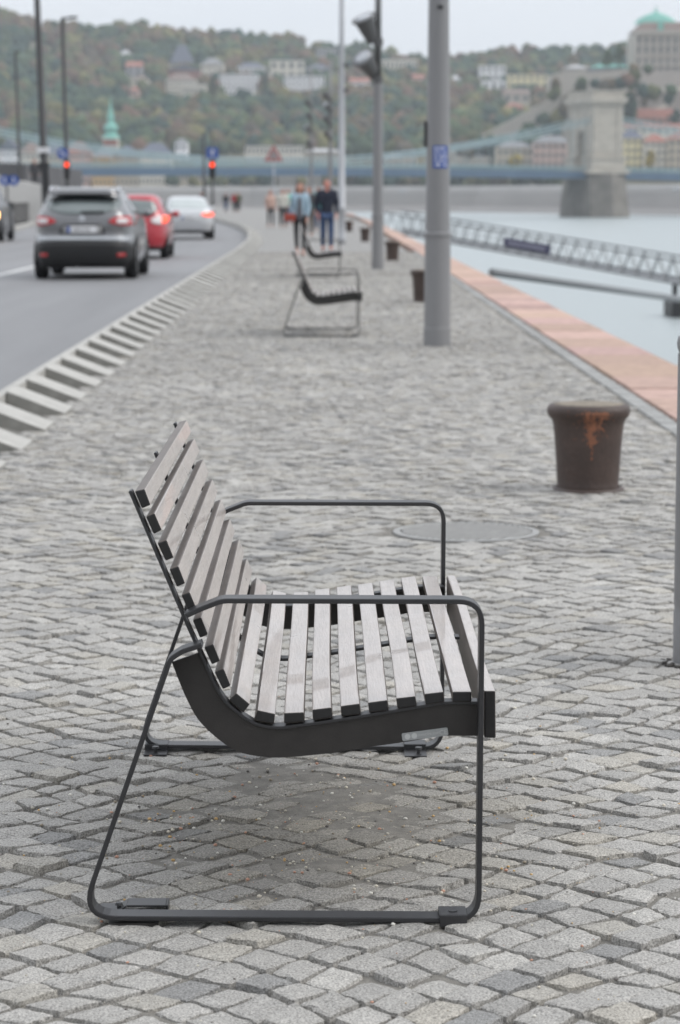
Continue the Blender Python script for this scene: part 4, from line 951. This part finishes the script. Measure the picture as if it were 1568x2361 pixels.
# ------------------------------------------------------------------ far bank
M_emb=mat('embankment stone',(.30,.28,.265),.9,var=.2,scale=.08,stretch=(.2,.2,1)); M_embl=mat('pale parapet stone',(.40,.385,.37),.9,var=.08,scale=.05); M_embd=mat('lower quay stone',(.24,.225,.215),.9,var=.2,scale=.08,stretch=(.2,.2,1))
M_grass=mat('park ground',(.13,.12,.08),.95,var=.3,scale=.02)
BLn=[(300,760),(139,990),(62,1217),(-40,1270),(-420,1330)]
def band(name,fn,m,lab,parent=None):
    b=MB(); n=len(BLn)
    prof_=fn
    vs=[]
    for i,(x,y) in enumerate(BLn):
        a=Vector(BLn[max(0,i-1)]); c=Vector(BLn[min(n-1,i+1)]); d=(c-a).normalized(); nn=Vector((d.y,-d.x))   # inland
        if nn.x<0 and abs(nn.x)>.5: nn=-nn
        if nn.y<0 and abs(nn.y)>.9: nn=-nn
        for off,z in prof_: vs.append((x+nn.x*off,y+nn.y*off,z))
    k=len(prof_); fs=[(i*k+j,i*k+j+1,(i+1)*k+j+1,(i+1)*k+j) for i in range(n-1) for j in range(k-1)]
    b.add(vs,fs); o=b.build(name,m,parent); return o
ew=empty('embankment_wall',(0,0,0),0,'long grey stone embankment wall across the river with a pale parapet','embankment wall')
band('lower_quay',[(0,WATER-1),(6,-3.6),(7,-3.5),(12,-3.4)],M_embd,'',ew)
band('wall',[(12,-3.4),(13.5,3.2),(16,3.2)],M_emb,'',ew)
band('parapet',[(16,3.2),(16.2,5.0),(17,6.3),(17,5.0)],M_embl,'',ew)
b=MB().add([(17+139,990,5.0),(1200,500,5),(1200,2600,5),(-1200,2600,5),(-1200,1345,5),(-420,1347,5),(-40,1287,5),(74,1236,5)],[(0,1,2,3,4,5,6,7)]); tag(b.build('far_bank_ground',M_grass),kind='structure')
# hill terrain, swept over columns of the view from foot to ridge
SK=[(-500,60),(-200,40),(0,40),(60,52),(100,68),(150,60),(200,66),(300,68),(400,78),(480,88),(600,92),(700,106),(780,120),(850,126),(900,136),(960,148),(1050,148),(1100,138),(1200,124),(1300,126),(1400,118),(1450,110),(1600,120),(1900,150),(2300,215),(2800,300),(3300,350)]
def skyl(px): return float(np.interp(px,[s[0] for s in SK],[s[1] for s in SK]))
def hillpt(px,t):
    y=362+(skyl(px)-362)*(t**.95); p=at(px,y,1390+820*t); return p
b=MB(); pxs=list(range(-500,3301,40)); ts=[-.06]+[i/24 for i in range(25)]+[1.12]
vs=[]
for px in pxs:
    for t in ts:
        if t<0: p=hillpt(px,0); p=Vector((p.x,1365,4.5))
        elif t>1: p=hillpt(px,1); p=Vector((p.x*1.2,p.y+330,p.z-70))
        else:
            p=hillpt(px,t)
        vs.append(tuple(p))
k=len(ts); fs=[(i*k+j,(i+1)*k+j,(i+1)*k+j+1,i*k+j+1) for i in range(len(pxs)-1) for j in range(k-1)]
b.add(vs,fs); o=b.build('hill',M_grass,smooth=True); tag(o,kind='structure')
def T_of(px,py):
    u=(py-362)/(skyl(px)-362); return max(0,min(1,u))**(1/.95)
# buildings -------------------------------------------------------------
FM={}
def fm(name,c):
    if name not in FM: FM[name]=mat(name,c,.9,var=.07,scale=.15)
    return FM[name]
F=dict(white=fm('white render',(.86,.86,.88)),cream=fm('cream render',(.68,.64,.56)),yellow=fm('yellow render',(.74,.66,.42)),ochre=fm('ochre render',(.60,.40,.18)),pink=fm('pink render',(.56,.40,.35)),brick=fm('red brick',(.34,.15,.12)),stone=fm('pale stone',(.44,.405,.36)),grey=fm('grey render',(.38,.38,.40)),beige=fm('beige render',(.52,.46,.37)))
RF=dict(slate=fm('slate roof',(.12,.13,.17)),tile=fm('tile roof',(.30,.13,.10)),grey=fm('grey roof',(.22,.22,.23)),copper=fm('green copper',(.20,.47,.40)),pale=fm('pale roof',(.45,.45,.46)),brown=fm('brown roof',(.20,.15,.13)))
M_win=mat('dark windows',(.07,.075,.085),.3,var=.2,scale=.5); _wb=None
def winobj(parent,x,y,z,w_,h_):
    global _wb
    if _wb is None:
        _wb=MB().box(-.5,.5,-.5,.5,-.5,.5); o=_wb.build('window',M_win,parent); _wb=o
    else: o=_wb.copy(); COL.objects.link(o); o.parent=parent
    o.location=(x,y,z); o.scale=(w_,.3,h_); return o
OCC=[]
def house(px0,px1,pt,pb,Y,dep,wall,roof,rooft,label,nwx=4,nwz=2,hr=None,cat='building',group=None,low=0,name='house',wins=True,occ=True):
    a=at(px0,pb,Y); c=at(px1,pb,Y); z0=a.z-low; z1=at(px0,pt,Y).z; w_=c.x-a.x; root=empty(name,((a.x+c.x)/2,Y,z0),0,label,cat,group)
    if occ: OCC.append((px0-3,px1+3,pt-3,pb,Y))
    h=z1-z0; hr=hr if hr is not None else h*.22
    hw=h-hr if rooft!='flat' else h
    MB().box(-w_/2,w_/2,0,dep,0,hw).build('wall',F[wall],root)
    if rooft=='flat': MB().box(-w_/2-.3,w_/2+.3,-.3,dep+.3,hw+.01,hw+.5).build('roof',RF[roof],root)
    elif rooft=='gable': MB().add([(-w_/2-.4,-.5,hw),(w_/2+.4,-.5,hw),(w_/2+.4,dep+.5,hw),(-w_/2-.4,dep+.5,hw),(-w_/2-.2,dep/2,h),(w_/2+.2,dep/2,h)],[(0,3,2,1),(0,1,5,4),(2,3,4,5),(1,2,5),(3,0,4)]).build('roof',RF[roof],root)
    elif rooft=='front': MB().add([(-w_/2-.4,-.5,hw),(w_/2+.4,-.5,hw),(w_/2+.4,dep+.5,hw),(-w_/2-.4,dep+.5,hw),(0,-.5,h),(0,dep+.5,h)],[(0,3,2,1),(0,1,4),(2,3,5),(0,4,5,3),(1,2,5,4)]).build('roof',RF[roof],root)
    elif rooft=='hip': i=min(w_,dep)*.4; MB().add([(-w_/2-.4,-.5,hw),(w_/2+.4,-.5,hw),(w_/2+.4,dep+.5,hw),(-w_/2-.4,dep+.5,hw),(-w_/2+i,dep/2,h),(w_/2-i,dep/2,h)],[(0,3,2,1),(0,1,5,4),(2,3,4,5),(1,2,5),(3,0,4)]).build('roof',RF[roof],root)
    if wins:
        hh=(hw-low)/nwz
        for i in range(nwx):
            for j in range(nwz):
                winobj(root,-w_/2+w_*(i+.5)/nwx,0,low+hh*(j+.52),w_/nwx*.42,hh*.55)
    return root
def hs(px0,px1,pt,pb,*a,**k):
    t=T_of((px0+px1)/2,pb); Y=1390+820*t-4; dep=k.pop('dep',16); return house(px0,px1,pt,pb,Y,dep,*a,low=8,**k)
hg='houses on the wooded hillside'
hs(383,452,168,214,'cream','brown','hip','large brick and cream mansion on the hill, left of the white apartment block',nwx=6,nwz=3,group=hg)
hs(388,462,148,186,'brick','slate','front','tall red brick mansion wing with slate gable behind the cream mansion',nwx=6,nwz=2,group=hg)
hs(392,446,102,150,'grey','slate','hip','slate roofed house topmost above the brick mansion',nwx=4,nwz=2,hr=14,group=hg)
hs(463,516,132,178,'cream','grey','hip','cream house with grey hipped roof right of the brick mansion',nwx=4,nwz=2,group=hg)
hs(420,475,196,224,'cream','pale','flat','low cream terrace house below the brick mansion',nwx=5,nwz=1,group=hg)
hs(506,595,172,205,'white','pale','flat','long white apartment block with balcony rows in the middle of the hill',nwx=8,nwz=3,group=hg)
hs(520,585,205,224,'white','pale','flat','lower white annex directly below the long white apartment block',nwx=6,nwz=1,group=hg)
hs(546,612,143,172,'white','slate','hip','white house with slate roof just above the long apartment block',nwx=6,nwz=1,group=hg)
hs(622,702,140,185,'cream','pale','flat','big pale villa on the hill left of the tall pale pole, upper row',nwx=4,nwz=2,group=hg)
hs(655,748,176,214,'white','pale','flat','bluish white stepped apartment house below the big pale villa',nwx=8,nwz=3,group=hg)
hs(728,778,112,132,'grey','grey','flat','flat grey roofed block near the ridge beside the thin pole',nwx=5,nwz=1,group=hg)
hs(705,760,147,168,'grey','slate','hip','grey house half hidden in trees right of the pale villa',nwx=3,nwz=1,group=hg)
hs(275,303,114,134,'white','pale','hip','small white house highest on the left part of the hill',nwx=2,nwz=1,group=hg)
hs(290,328,140,176,'grey','tile','gable','red roofed house left of the brick mansion',nwx=2,nwz=2,group=hg)
hs(308,342,172,196,'cream','brown','hip','little cream house below the red roofed house',nwx=2,nwz=1,group=hg)
hs(300,320,198,222,'pink','tile','hip','small pink house lowest on the left part of the hill',nwx=2,nwz=1,group=hg)
hs(876,962,138,163,'cream','pale','flat','long cream building on the ridge between the floodlight post and grey lamp post',nwx=9,nwz=1,group=hg)
hs(806,852,178,204,'white','tile','gable','white house with red roof behind the floodlight post',nwx=3,nwz=1,group=hg)
hs(1040,1062,172,198,'grey','pale','hip','small grey house just right of the thick grey lamp post',nwx=2,nwz=1,group=hg)
hs(952,980,170,194,'pink','tile','gable','pink house just left of the thick grey lamp post',nwx=2,nwz=1,group=hg)
hs(1106,1166,152,186,'white','pale','flat','white stepped villa on the ridge right of the thick lamp post',nwx=4,nwz=2,group=hg)
hs(1112,1166,186,212,'white','pale','flat','white lower villa directly under the stepped villa',nwx=3,nwz=1,group=hg)
hs(1172,1262,172,204,'yellow','grey','flat','pale yellow house left of the castle rampart',nwx=6,nwz=2,group=hg)
hs(1160,1222,204,236,'stone','brown','gable','weathered stone house under the yellow house',nwx=3,nwz=1,group=hg)
hs(1160,1212,236,262,'brick','tile','hip','red house lowest beside the sloping castle rampart',nwx=3,nwz=1,group=hg)
# riverside rows
rg_='buildings along the far riverside'
def rv(px0,px1,pt,pb,Y,wall,roof,rt,label,**k): return house(px0,px1,pt,pb,Y,14,wall,roof,rt,label,group=rg_,low=0,**k)
rv(-80,-2,325,445,1352,'cream','grey','hip','cream riverside building at the extreme left edge',nwx=6,nwz=4,occ=False)
rv(-2,45,318,445,1350,'white','slate','front','white gabled riverside building at the left edge',nwx=4,nwz=5)
rv(45,98,326,445,1351,'cream','brown','hip','cream riverside building behind the thinnest street lamp',nwx=5,nwz=5)
rv(98,150,330,445,1352,'beige','slate','hip','beige riverside building between the two tall street lamps',nwx=5,nwz=5)
rv(150,212,325,445,1350,'pink','tile','hip','pink riverside building with red roof right of the street lamps',nwx=5,nwz=5)
rv(212,262,338,445,1347,'ochre','grey','hip','ochre riverside building under the green church spire',nwx=5,nwz=5)
rv(262,322,334,445,1351,'beige','slate','hip','beige riverside building right of the ochre one',nwx=6,nwz=5)
rv(322,396,328,445,1349,'cream','slate','hip','wide cream riverside building with slate roof',nwx=8,nwz=5)
rv(404,432,318,372,1362,'white','grey','hip','small white tower house on the riverside left of the dark poles',nwx=2,nwz=2)
rv(396,470,398,446,1340,'beige','grey','flat','low beige riverside block seen below the bridge deck beside the white car',nwx=9,nwz=2)
rv(470,560,402,440,1342,'stone','grey','flat','low stone riverside arcade below the bridge deck behind the red light',nwx=8,nwz=1)
rv(565,700,338,378,1356,'cream','pale','flat','long cream riverside palace above the bridge deck behind the triangle sign',nwx=14,nwz=2)
rv(700,790,342,378,1358,'beige','pale','hip','beige wing of the long riverside palace behind the floodlight posts',nwx=8,nwz=2)
rv(640,780,400,438,1338,'stone','grey','flat','pale stone riverside block below the bridge deck behind the walkers',nwx=12,nwz=1)
rv(800,868,402,436,1330,'white','grey','flat','white low riverside block below the deck left of the grey lamp post',nwx=6,nwz=1)
rv(880,960,356,384,1340,'cream','grey','hip','cream riverside house above the deck left of the grey lamp post',nwx=6,nwz=1)
rv(1045,1130,356,384,1325,'cream','pale','hip','pale riverside house above the deck right of the grey lamp post',nwx=7,nwz=1)
rv(1145,1230,326,386,1300,'beige','grey','hip','beige riverside building left of the bridge tower',nwx=6,nwz=2)
rv(1230,1318,312,388,1290,'pink','grey','hip','pinkish riverside building directly left of the bridge tower',nwx=6,nwz=3)
rv(1428,1484,298,392,1240,'yellow','slate','hip','yellow riverside building directly right of the bridge tower',nwx=4,nwz=4)
rv(1484,1540,308,394,1235,'cream','tile','hip','cream riverside building with red roof near the right edge',nwx=4,nwz=4)
rv(1540,1640,300,396,1230,'beige','tile','hip','beige riverside building cut by the right edge',nwx=6,nwz=4)
# church spire
Y=1366; a=at(256,325,Y); ch=empty('church_tower',(a.x,Y,5),0,'church tower with a slender green copper spire above the riverside roofs','church tower')
sc_=Y/FPX*1.0
zz=lambda py: at(256,py,Y).z-5
r_=lambda px: px*Y/FPX
MB().box(-r_(17),r_(17),-r_(17),r_(17),0,zz(318)).build('tower_wall',F['cream'],ch)
MB().rev([(r_(21),zz(320)),(r_(17),zz(312)),(r_(10),zz(306)),(r_(14),zz(303)),(r_(17),zz(295)),(r_(14),zz(288)),(r_(7),zz(283)),(r_(8),zz(270)),(r_(6),zz(262)),(r_(2.5),zz(245)),(r_(.6),zz(226))],16).build('spire',RF['copper'],ch,smooth=False)
MB().box(-r_(16),r_(16),-r_(18),-r_(15),zz(336),zz(322)).build('tile_band',RF['tile'],ch)
# castle rampart and palace
Yc=1400
def poly_wall(name,pts,Y,dep,m,label,cat):
    P=[at(x,y,Y) for x,y in pts]; o0=P[0].copy(); b=MB().prism_y([(p.x-o0.x,p.z-o0.z) for p in P],0,dep); o=b.build(name,m,None); o.location=o0; 
    OCC.append((min(p[0] for p in pts)+10,max(p[0] for p in pts),min(p[1] for p in pts),max(p[1] for p in pts),Y)) if name!='rampart_stair' else None
    return tag(o,label,cat)
poly_wall('rampart_wall',[(1272,345),(1272,172),(1300,166),(1348,160),(1350,168),(1392,164),(1462,158),(1462,345)],Yc,30,F['stone'],'massive beige castle rampart above the bridge tower','rampart')
pts=[(1030,362)]; n=22
for k in range(n):
    x=1035+(1275-1035)*k/n; y=352-(352-228)*(k/n)**1.05; pts+=[(x,y),(x,y-5),(x+6,y-7),(x+6,y-2)]
pts+=[(1290,226),(1290,362)]
poly_wall('rampart_stair',pts,Yc-25,10,F['stone'],'stepped stone castle wall climbing rightwards to the rampart','rampart')
poly_wall('terrace_wall',[(1440,345),(1440,268),(1466,258),(1466,165),(1700,165),(1700,345)],Yc+2,12,fm('terrace stone',(.40,.36,.33)),'tall stone terrace wall beneath the palace','rampart')
for pts_,lb in (([(1458,276),(1458,268),(1545,236),(1545,244)],'pale sloping stair parapet rising to the right below the palace'),([(1466,212),(1466,204),(1700,196),(1700,206)],'pale horizontal terrace parapet halfway up the wall under the palace'),([(1392,262),(1392,256),(1440,240),(1440,246)],'short pale parapet just right of the bridge tower top')):
    poly_wall('terrace_parapet',pts_,Yc-6,3,F['cream'],lb,'parapet')
pal_=empty('palace',(at(1465,165,Yc+20).x,Yc+20,at(1465,165,Yc+20).z),0,'big grey stone castle palace with green copper roof at the top right','palace')
X0=pal_.location.x; zf=lambda py: at(1465,py,Yc+20).z-pal_.location.z; Wd=at(1700,100,Yc+20).x-X0
MB().box(0,Wd,0,40,-5,zf(76)).build('wall',F['stone'],pal_)
MB().box(-1.6,Wd,-1.6,0,zf(79),zf(70)).box(-.8,Wd,-1.0,0,zf(130),zf(126)).box(-.5,Wd,-.8,0,zf(152),zf(149)).build('cornice',F['stone'],pal_)
MB().add([(0,-.5,zf(70)),(Wd,-.5,zf(70)),(Wd,40,zf(70)),(0,40,zf(70)),(5,4,zf(50)),(Wd,4,zf(50)),(Wd,36,zf(50)),(5,36,zf(50))],[(0,1,5,4),(1,2,6,5),(2,3,7,6),(3,0,4,7),(4,5,6,7)]).build('mansard',RF['brown'],pal_)
rx=lambda px: at(px,60,Yc+20).x-X0
MB().rev([(rx(1575)-rx(1522),0),(rx(1560)-rx(1522),3.2),(rx(1545)-rx(1522),5),(rx(1530)-rx(1522),6.2),(.5,7.5),(.3,10)],20,M=Matrix.Translation((rx(1522),18,zf(50)))@Matrix.Diagonal((1,.4,1,1))).build('copper_roof',RF['copper'],pal_)
MB().box(rx(1517),rx(1529),-1.2,0,zf(70),zf(50)).build('copper_dormer',RF['copper'],pal_)
for i in range(13):
    for (za,zb) in ((124,104),(101,84),(148,134),(163,154)):
        x=rx(1474)+i*(Wd-4)/13; winobj(pal_,x,0,(zf(za)+zf(zb))/2,1.5,(zf(zb)-zf(za))*.8)
for i in range(14):
    x=rx(1468)+i*(Wd-4)/13; MB().box(x-.45,x+.45,-.9,0,zf(125),zf(82)).build('pilaster',F['stone'],pal_)
hs2=house(1360,1460,146,166,Yc+35,16,'grey','copper','hip','low grey wing with pale green roof left of the palace',nwx=8,nwz=1,low=6)
house(1300,1362,148,166,Yc+38,16,'stone','pale','hip','small pale roofed building on the rampart edge',nwx=5,nwz=1,low=6)
house(1455,1560,250,296,Yc-30,10,'pink','tile','gable','red roofed long building stepping up under the terrace wall',nwx=7,nwz=1,low=4,hr=5)
house(1440,1600,284,310,Yc-60,10,'cream','tile','gable','long low building with dull red roof right of the bridge tower',nwx=9,nwz=1,low=4)
# ------------------------------------------------------------------ woodland
M_leaf=mat('autumn foliage',(1,1,1),.95,var=.42,scale=.35,attr=True,spec=.1)
PAL=[(.065,.095,.055),(.085,.115,.06),(.11,.12,.06),(.13,.10,.06),(.035,.062,.050),(.145,.09,.065),(.16,.15,.065),(.045,.078,.06),(.10,.085,.065)]
PW=[.2,.18,.17,.1,.13,.06,.04,.07,.05]
rt=random.Random(21)
wood=MB(); 
def clumpcol(px,t):
    v=noise.noise(Vector((px*.008,t*7,1)))+.6*noise.noise(Vector((px*.02,t*17,5)))
    i=rt.choices(range(9),PW)[0]
    if v>.18: i=rt.choice([2,3,5,8,6,3])
    elif v<-.2: i=rt.choice([0,4,7,0])
    c=PAL[i]; k=rt.uniform(.6,1.1); return (c[0]*k,c[1]*k,c[2]*k,1)
def crown(b,P,r,col,sub=1):
    o=rt.random()*90
    vs,fs=ICO[sub]
    sx=rt.uniform(.85,1.2); sy=rt.uniform(.85,1.2); sz=rt.uniform(.9,1.35); out=[];cc=[]
    n0=len(b.v)
    for v in vs:
        k=1+.55*noise.noise(v*2.1+Vector((o,o,o)))+rt.uniform(-.09,.09)
        out.append((P.x+v.x*r*k*sx,P.y+v.y*r*k*sy,P.z+v.z*r*k*sz))
    b.add(out,fs,col)
def occupied(px,py,Y,rp_):
    for a,c,t_,b_,yy in OCC:
        if a-rp_<px<c+rp_ and t_-rp_*1.0<py<b_+rp_*.6 and Y<yy+14: return True
    return False
cnt=0
for k in range(8600):
    px=rt.uniform(-420,3200); t=rt.random()**.9
    P=hillpt(px,t); r=rt.uniform(3.2,6.2); py=362+(skyl(px)-362)*(t**.95); rp_=r*FPX/P.y
    if 1270<px<1700 and t<.75: continue
    if 1440<px<1700: continue
    if px>1700 and rt.random()<.3: continue
    if occupied(px,py-rp_*.6,P.y,rp_*.8): continue
    if px<-60 and rt.random()<.5: continue
    P.z+=r*.75; crown(wood,P,r,clumpcol(px,t),2 if -40<px<1610 and rt.random()<.35 else 1); cnt+=1
# belts of trees on the riverside flats
for k in range(330):
    px=rt.uniform(380,1300); Y=rt.uniform(1315,1385)-max(0,px-1040)*.12
    if occupied(px,390,Y-25,8) and rt.random()<.75: continue
    r=rt.uniform(2.2,4.2); P=at(px,400,Y); P.z=5+r*rt.uniform(.8,2.0); crown(wood,P,r,clumpcol(px,.1))
for k in range(150):   # shrubs and small trees below the stepped wall and round the rampart foot
    px=rt.uniform(1040,1440); py=rt.uniform(322,362)
    if occupied(px,py,1335,4) : continue
    Y=1345-rt.uniform(0,25); P=at(px,py,Y); r=rt.uniform(2.5,4.5); crown(wood,P,r,clumpcol(px,.2))
for (px,py,r) in ((1292,205,6),(1315,224,5),(1362,196,5),(1384,214,6),(1404,232,7),(1425,190,6),(1300,262,6),(1255,282,5),(1230,300,4),(1210,318,4),(1440,240,7),(1476,232,5),(1500,222,5),(1530,214,6),(1480,166,5),(1270,300,5),(1350,240,6)):
    P=at(px,py,1362); 
    for q in range(3): crown(wood,P+Vector((rt.uniform(-r,r),rt.uniform(-4,4),rt.uniform(-r*.5,r*.5))),r*rt.uniform(.5,.8),clumpcol(px,.2))
wo=wood.build('woodland',M_leaf,smooth=True,colattr=True,recalc=False)
tag(wo,'mixed green and autumn coloured woodland covering the hill across the river','woodland',kind='stuff')
print('crowns',cnt)
# single trees one can tell apart
M_bark=mat('bark',(.09,.07,.05),.95,var=.3,scale=1)
M_dk=mat('dark evergreen',(.030,.050,.035),.95,var=.35,scale=.5,spec=.1); M_gr=mat('green crown',(.07,.10,.05),.95,var=.35,scale=.5,spec=.1); M_ye=mat('yellow crown',(.26,.20,.05),.95,var=.3,scale=.5,spec=.1)
def tree(px,pt,pb,wpx,Y,m,label):
    a=at(px,pb,Y); z1=at(px,pt,Y).z; h=z1-a.z; w_=wpx*Y/FPX/2
    root=empty('tree',tuple(a),0,label,'tree')
    b=MB().tube((0,0,-2),(0,0,h*.55),h*.035,h*.02); 
    for k in range(5):
        t=R(72*k); b.tube((0,0,h*.3+k*.02*h),(math.cos(t)*w_*.5,math.sin(t)*w_*.5,h*(.5+.06*k)),h*.015,h*.006,seg=6)
    b.build('trunk',M_bark,root,smooth=True)
    cb=MB()
    for k in range(46):
        u=rt.random(); zz_=h*(.22+.72*u); rr_=w_*(1-abs(u-.42)**1.5*1.7)*rt.uniform(.15,.85); t=rt.uniform(0,6.3)
        cb.blob((math.cos(t)*rr_,math.sin(t)*rr_,zz_),w_*rt.uniform(.17,.34),1,.3)
    cb.build('crown',m,root,smooth=True)
tree(1456,162,215,42,Yc-20,M_gr,'round green tree against the terrace wall beside the palace')
tree(1450,212,300,46,Yc-45,M_dk,'dark tree standing right behind the bridge tower top')
tree(1336,182,236,34,Yc-12,M_dk,'dark tree against the left part of the castle rampart')
tree(1402,112,160,34,Yc+30,M_gr,'tree on the rampart top left of the palace')
tree(1428,96,160,34,Yc+30,M_gr,'taller tree on the rampart top immediately left of the palace')
tree(491,168,224,24,1640,M_dk,'dark narrow tree between the brick mansion and the white apartment block')
tree(610,165,215,22,1690,M_dk,'dark tree right of the long white apartment block')
tree(1188,355,392,44,1270,M_ye,'yellow green riverside tree left of the bridge tower')
tree(1500,345,396,30,1215,M_ye,'yellow autumn tree right of the bridge tower')
tree(1556,250,300,34,Yc-40,M_dk,'dark tree under the terrace wall at the right edge')
tree(820,405,438,20,1320,M_dk,'small dark riverside tree below the deck left of the grey lamp post')
# ------------------------------------------------------------------ chain bridge
M_bst=mat('tower limestone',(.43,.395,.34),.85,var=.22,scale=.5,stretch=(.4,.4,1.6)); M_pier=mat('pier stone',(.17,.155,.135),.9,var=.45,scale=.2); M_girder=mat('blue grey girder paint',(.075,.13,.20),.6,var=.1,scale=.2); M_rail=mat('blue green railing paint',(.22,.34,.37),.6,var=.1,scale=.2); M_chain=mat('pale green chain paint',(.30,.40,.42),.6,var=.08,scale=.2)
tw=at(1370,452,913)
br=empty('chain_bridge',(tw.x,913,WATER),R(20),'stone towered chain suspension bridge with blue green ironwork crossing the river','bridge')
zd=lambda z: z-WATER
def tower(u):
    b=MB(); X0_,X1_=u-5.5,u+5.5
    zb,zt=zd(11),zd(33.5)
    for y0_,y1_ in ((-10.5,-2.6),(2.6,10.5)): b.box(X0_,X1_,y0_,y1_,zb,zt)
    b.box(X0_,X1_,-2.6,2.6,zd(25),zt)
    for k in range(6):
        a0=math.pi*k/6; a1=math.pi*(k+1)/6
        for s_ in (1,):
            b.add([(X0_,2.6*math.cos(a0),zd(22.4)+2.6*math.sin(a0)),(X1_,2.6*math.cos(a0),zd(22.4)+2.6*math.sin(a0)),(X1_,2.6*math.cos(a1),zd(22.4)+2.6*math.sin(a1)),(X0_,2.6*math.cos(a1),zd(22.4)+2.6*math.sin(a1)),(X0_,2.6*math.cos(a0),zd(25.1)),(X1_,2.6*math.cos(a0),zd(25.1)),(X1_,2.6*math.cos(a1),zd(25.1)),(X0_,2.6*math.cos(a1),zd(25.1))],[(0,1,2,3),(0,3,7,4),(1,5,6,2)])
    t=b.build('tower',M_bst,br)
    MB().box(X0_-.7,X1_+.7,-11.2,11.2,zd(33.5),zd(34.6)).box(X0_-1.5,X1_+1.5,-12,12,zd(34.6),zd(36.4)).box(X0_-.6,X1_+.6,-11,11,zd(36.4),zd(38.4)).box(X0_-.9,X1_+.9,-11.3,11.3,zd(38.4),zd(38.9)).build('cornice',M_bst,t)
    MB().box(X0_-1,X1_+1,-11.6,-3.5,zd(10.8),zd(15)).box(X0_-1,X1_+1,3.5,11.6,zd(10.8),zd(15)).box(X0_-1.4,X1_+1.4,-12,-3.5,zd(14.6),zd(15.3)).box(X0_-1.4,X1_+1.4,3.5,12,zd(14.6),zd(15.3)).build('plinth',M_bst,t)
    b=MB()
    for xa_ in (X0_,X1_-1.6):
        b.box(xa_-.25,xa_+1.85,-10.9,-10.4,zd(15.3),zd(33.5))
    for ya_ in (-10.6,-4.4,2.9,9.0): b.box(X0_-.4,X0_+.1,ya_,ya_+1.5,zd(15.3),zd(33.5))
    b.build('pilasters',M_bst,t)
    MB().box(X0_+2,X1_-2,-10.65,-10.4,zd(16.5),zd(30)).build('recess_panel',M_bst,t)
    pr_=MB(); A=[(-8.5,-19),(8.5,-19),(8.5,19),(-8.5,19)]; Bq=[(-7,-15.5),(7,-15.5),(7,15.5),(-7,15.5)]
    pts=[(u-8,-13.5),(u,-17),(u+8,-13.5),(u+8,13.5),(u,17),(u-8,13.5)]; pt2=[(u+(x-u)*.86,y*.80) for x,y in pts]
    pr_.add([(x,y,-3) for x,y in pts]+[(x,y,zd(9.4)) for x,y in pt2],[tuple(range(5,-1,-1)),tuple(range(6,12))]+[(i,(i+1)%6,6+(i+1)%6,6+i) for i in range(6)])
    pq=pr_.build('pier',M_pier,br)
    MB().box(u-8.0,u+8.0,-12.5,12.5,zd(9.4),zd(10.8)).build('pier_cap',M_bst,pq)
tower(0); tower(-250)
def dz(u): return 10.2-((u+125)/125)**2*.9 if -380<u<140 else 9.5
us=np.arange(-380,241,10)
g=MB();rl=MB()
for i in range(len(us)-1):
    u0,u1=us[i],us[i+1]; z0_,z1_=zd(dz(u0)),zd(dz(u1))
    for y in (-7.5,7.5):
        g.bar((u0,y,z0_-.5),(u1+.01,y,z1_-.5),.5,2.6); 
        rl.bar((u0,y*1.02,z0_+2.2),(u1+.01,y*1.02,z1_+2.2),.3,.35)
    g.bar((u0,0,z0_-.3),(u1,0,z1_-.3),14.4,.7)
g.build('girder',M_girder,br); rl.build('handrail',M_rail,br)
rb=MB()
for u in np.arange(-380,240,1.6):
    for y in (-7.65,7.65):
        z_=zd(dz(u)); rb.bar((u,y,z_+.85),(u+1.6,y,z_+2.1),.14,.16); rb.bar((u,y,z_+2.1),(u+1.6,y,z_+.85),.14,.16)
rb.build('railing_lattice',M_rail,br)
def cz(u):
    if -250<=u<=0: return 12.6+((u+125)/125)**2*16.5
    if u>0: return 29.1-u*.165+ (u*u)*.00025 if u<100 else max(11,29.1-16.5+2.5-(u-100)*.1)
    return 29.1+(u+250)*.165
for y in (-7.9,7.9):
    for dzv in (0,1.4):
        b=MB()
        uu=[u for u in np.arange(-345,101,5)]
        for i in range(len(uu)-1):
            b.bar((uu[i],y,zd(cz(uu[i])+dzv)),(uu[i+1],y,zd(cz(uu[i+1])+dzv)),.3,.5)
        b.build('chain',M_chain,br)
hb=None; nh=0
for u in np.arange(-243,-6,5.0):
    for y in (-7.9,7.9):
        if cz(u)+1.9-dz(u)-2<1: continue
        if nh>=98: break
        b=MB().box(-.07,.07,-.07,.07,0,1); 
        if hb is None: hb=b.build('hanger',M_chain,br); o=hb
        else: o=hb.copy(); COL.objects.link(o); o.parent=br
        o.location=(u,y,zd(dz(u)+.8)); o.scale=(1,1,cz(u)+1.0-dz(u)); nh+=1
# white cars parked on the far quay, tiny
for i,(px,Y_) in enumerate(((1381,1000),(1547,985),(912,1190))):
    c=copy_tree(wht); p=at(px,442,Y_); c.location=(p.x+6,Y_+10,3.3 if i!=2 else 3.3); c.rotation_euler=(0,0,R(70)); tag(c,['tiny white car on the far quay beside the bridge pier','tiny white car on the far quay near the right edge','tiny white car on the far quay behind the grey lamp post'][i],'car','parked cars on the far quay')
# ------------------------------------------------------------------ haze
hz=MB().box(-1150,1150,-60,2560,WATER-3.2,262)
M_haze=bpy.data.materials.new('air'); M_haze.use_nodes=True; n=M_haze.node_tree; n.nodes.clear()
ou=n.nodes.new('ShaderNodeOutputMaterial'); pv=n.nodes.new('ShaderNodeVolumePrincipled'); pv.inputs['Color'].default_value=(.88,.94,1,1); pv.inputs['Density'].default_value=HAZE; pv.inputs['Anisotropy'].default_value=.2
n.links.new(pv.outputs[0],ou.inputs['Volume'])
o=hz.build('haze',M_haze); tag(o,'thin pale autumn haze over the river and hill','haze',kind='stuff')
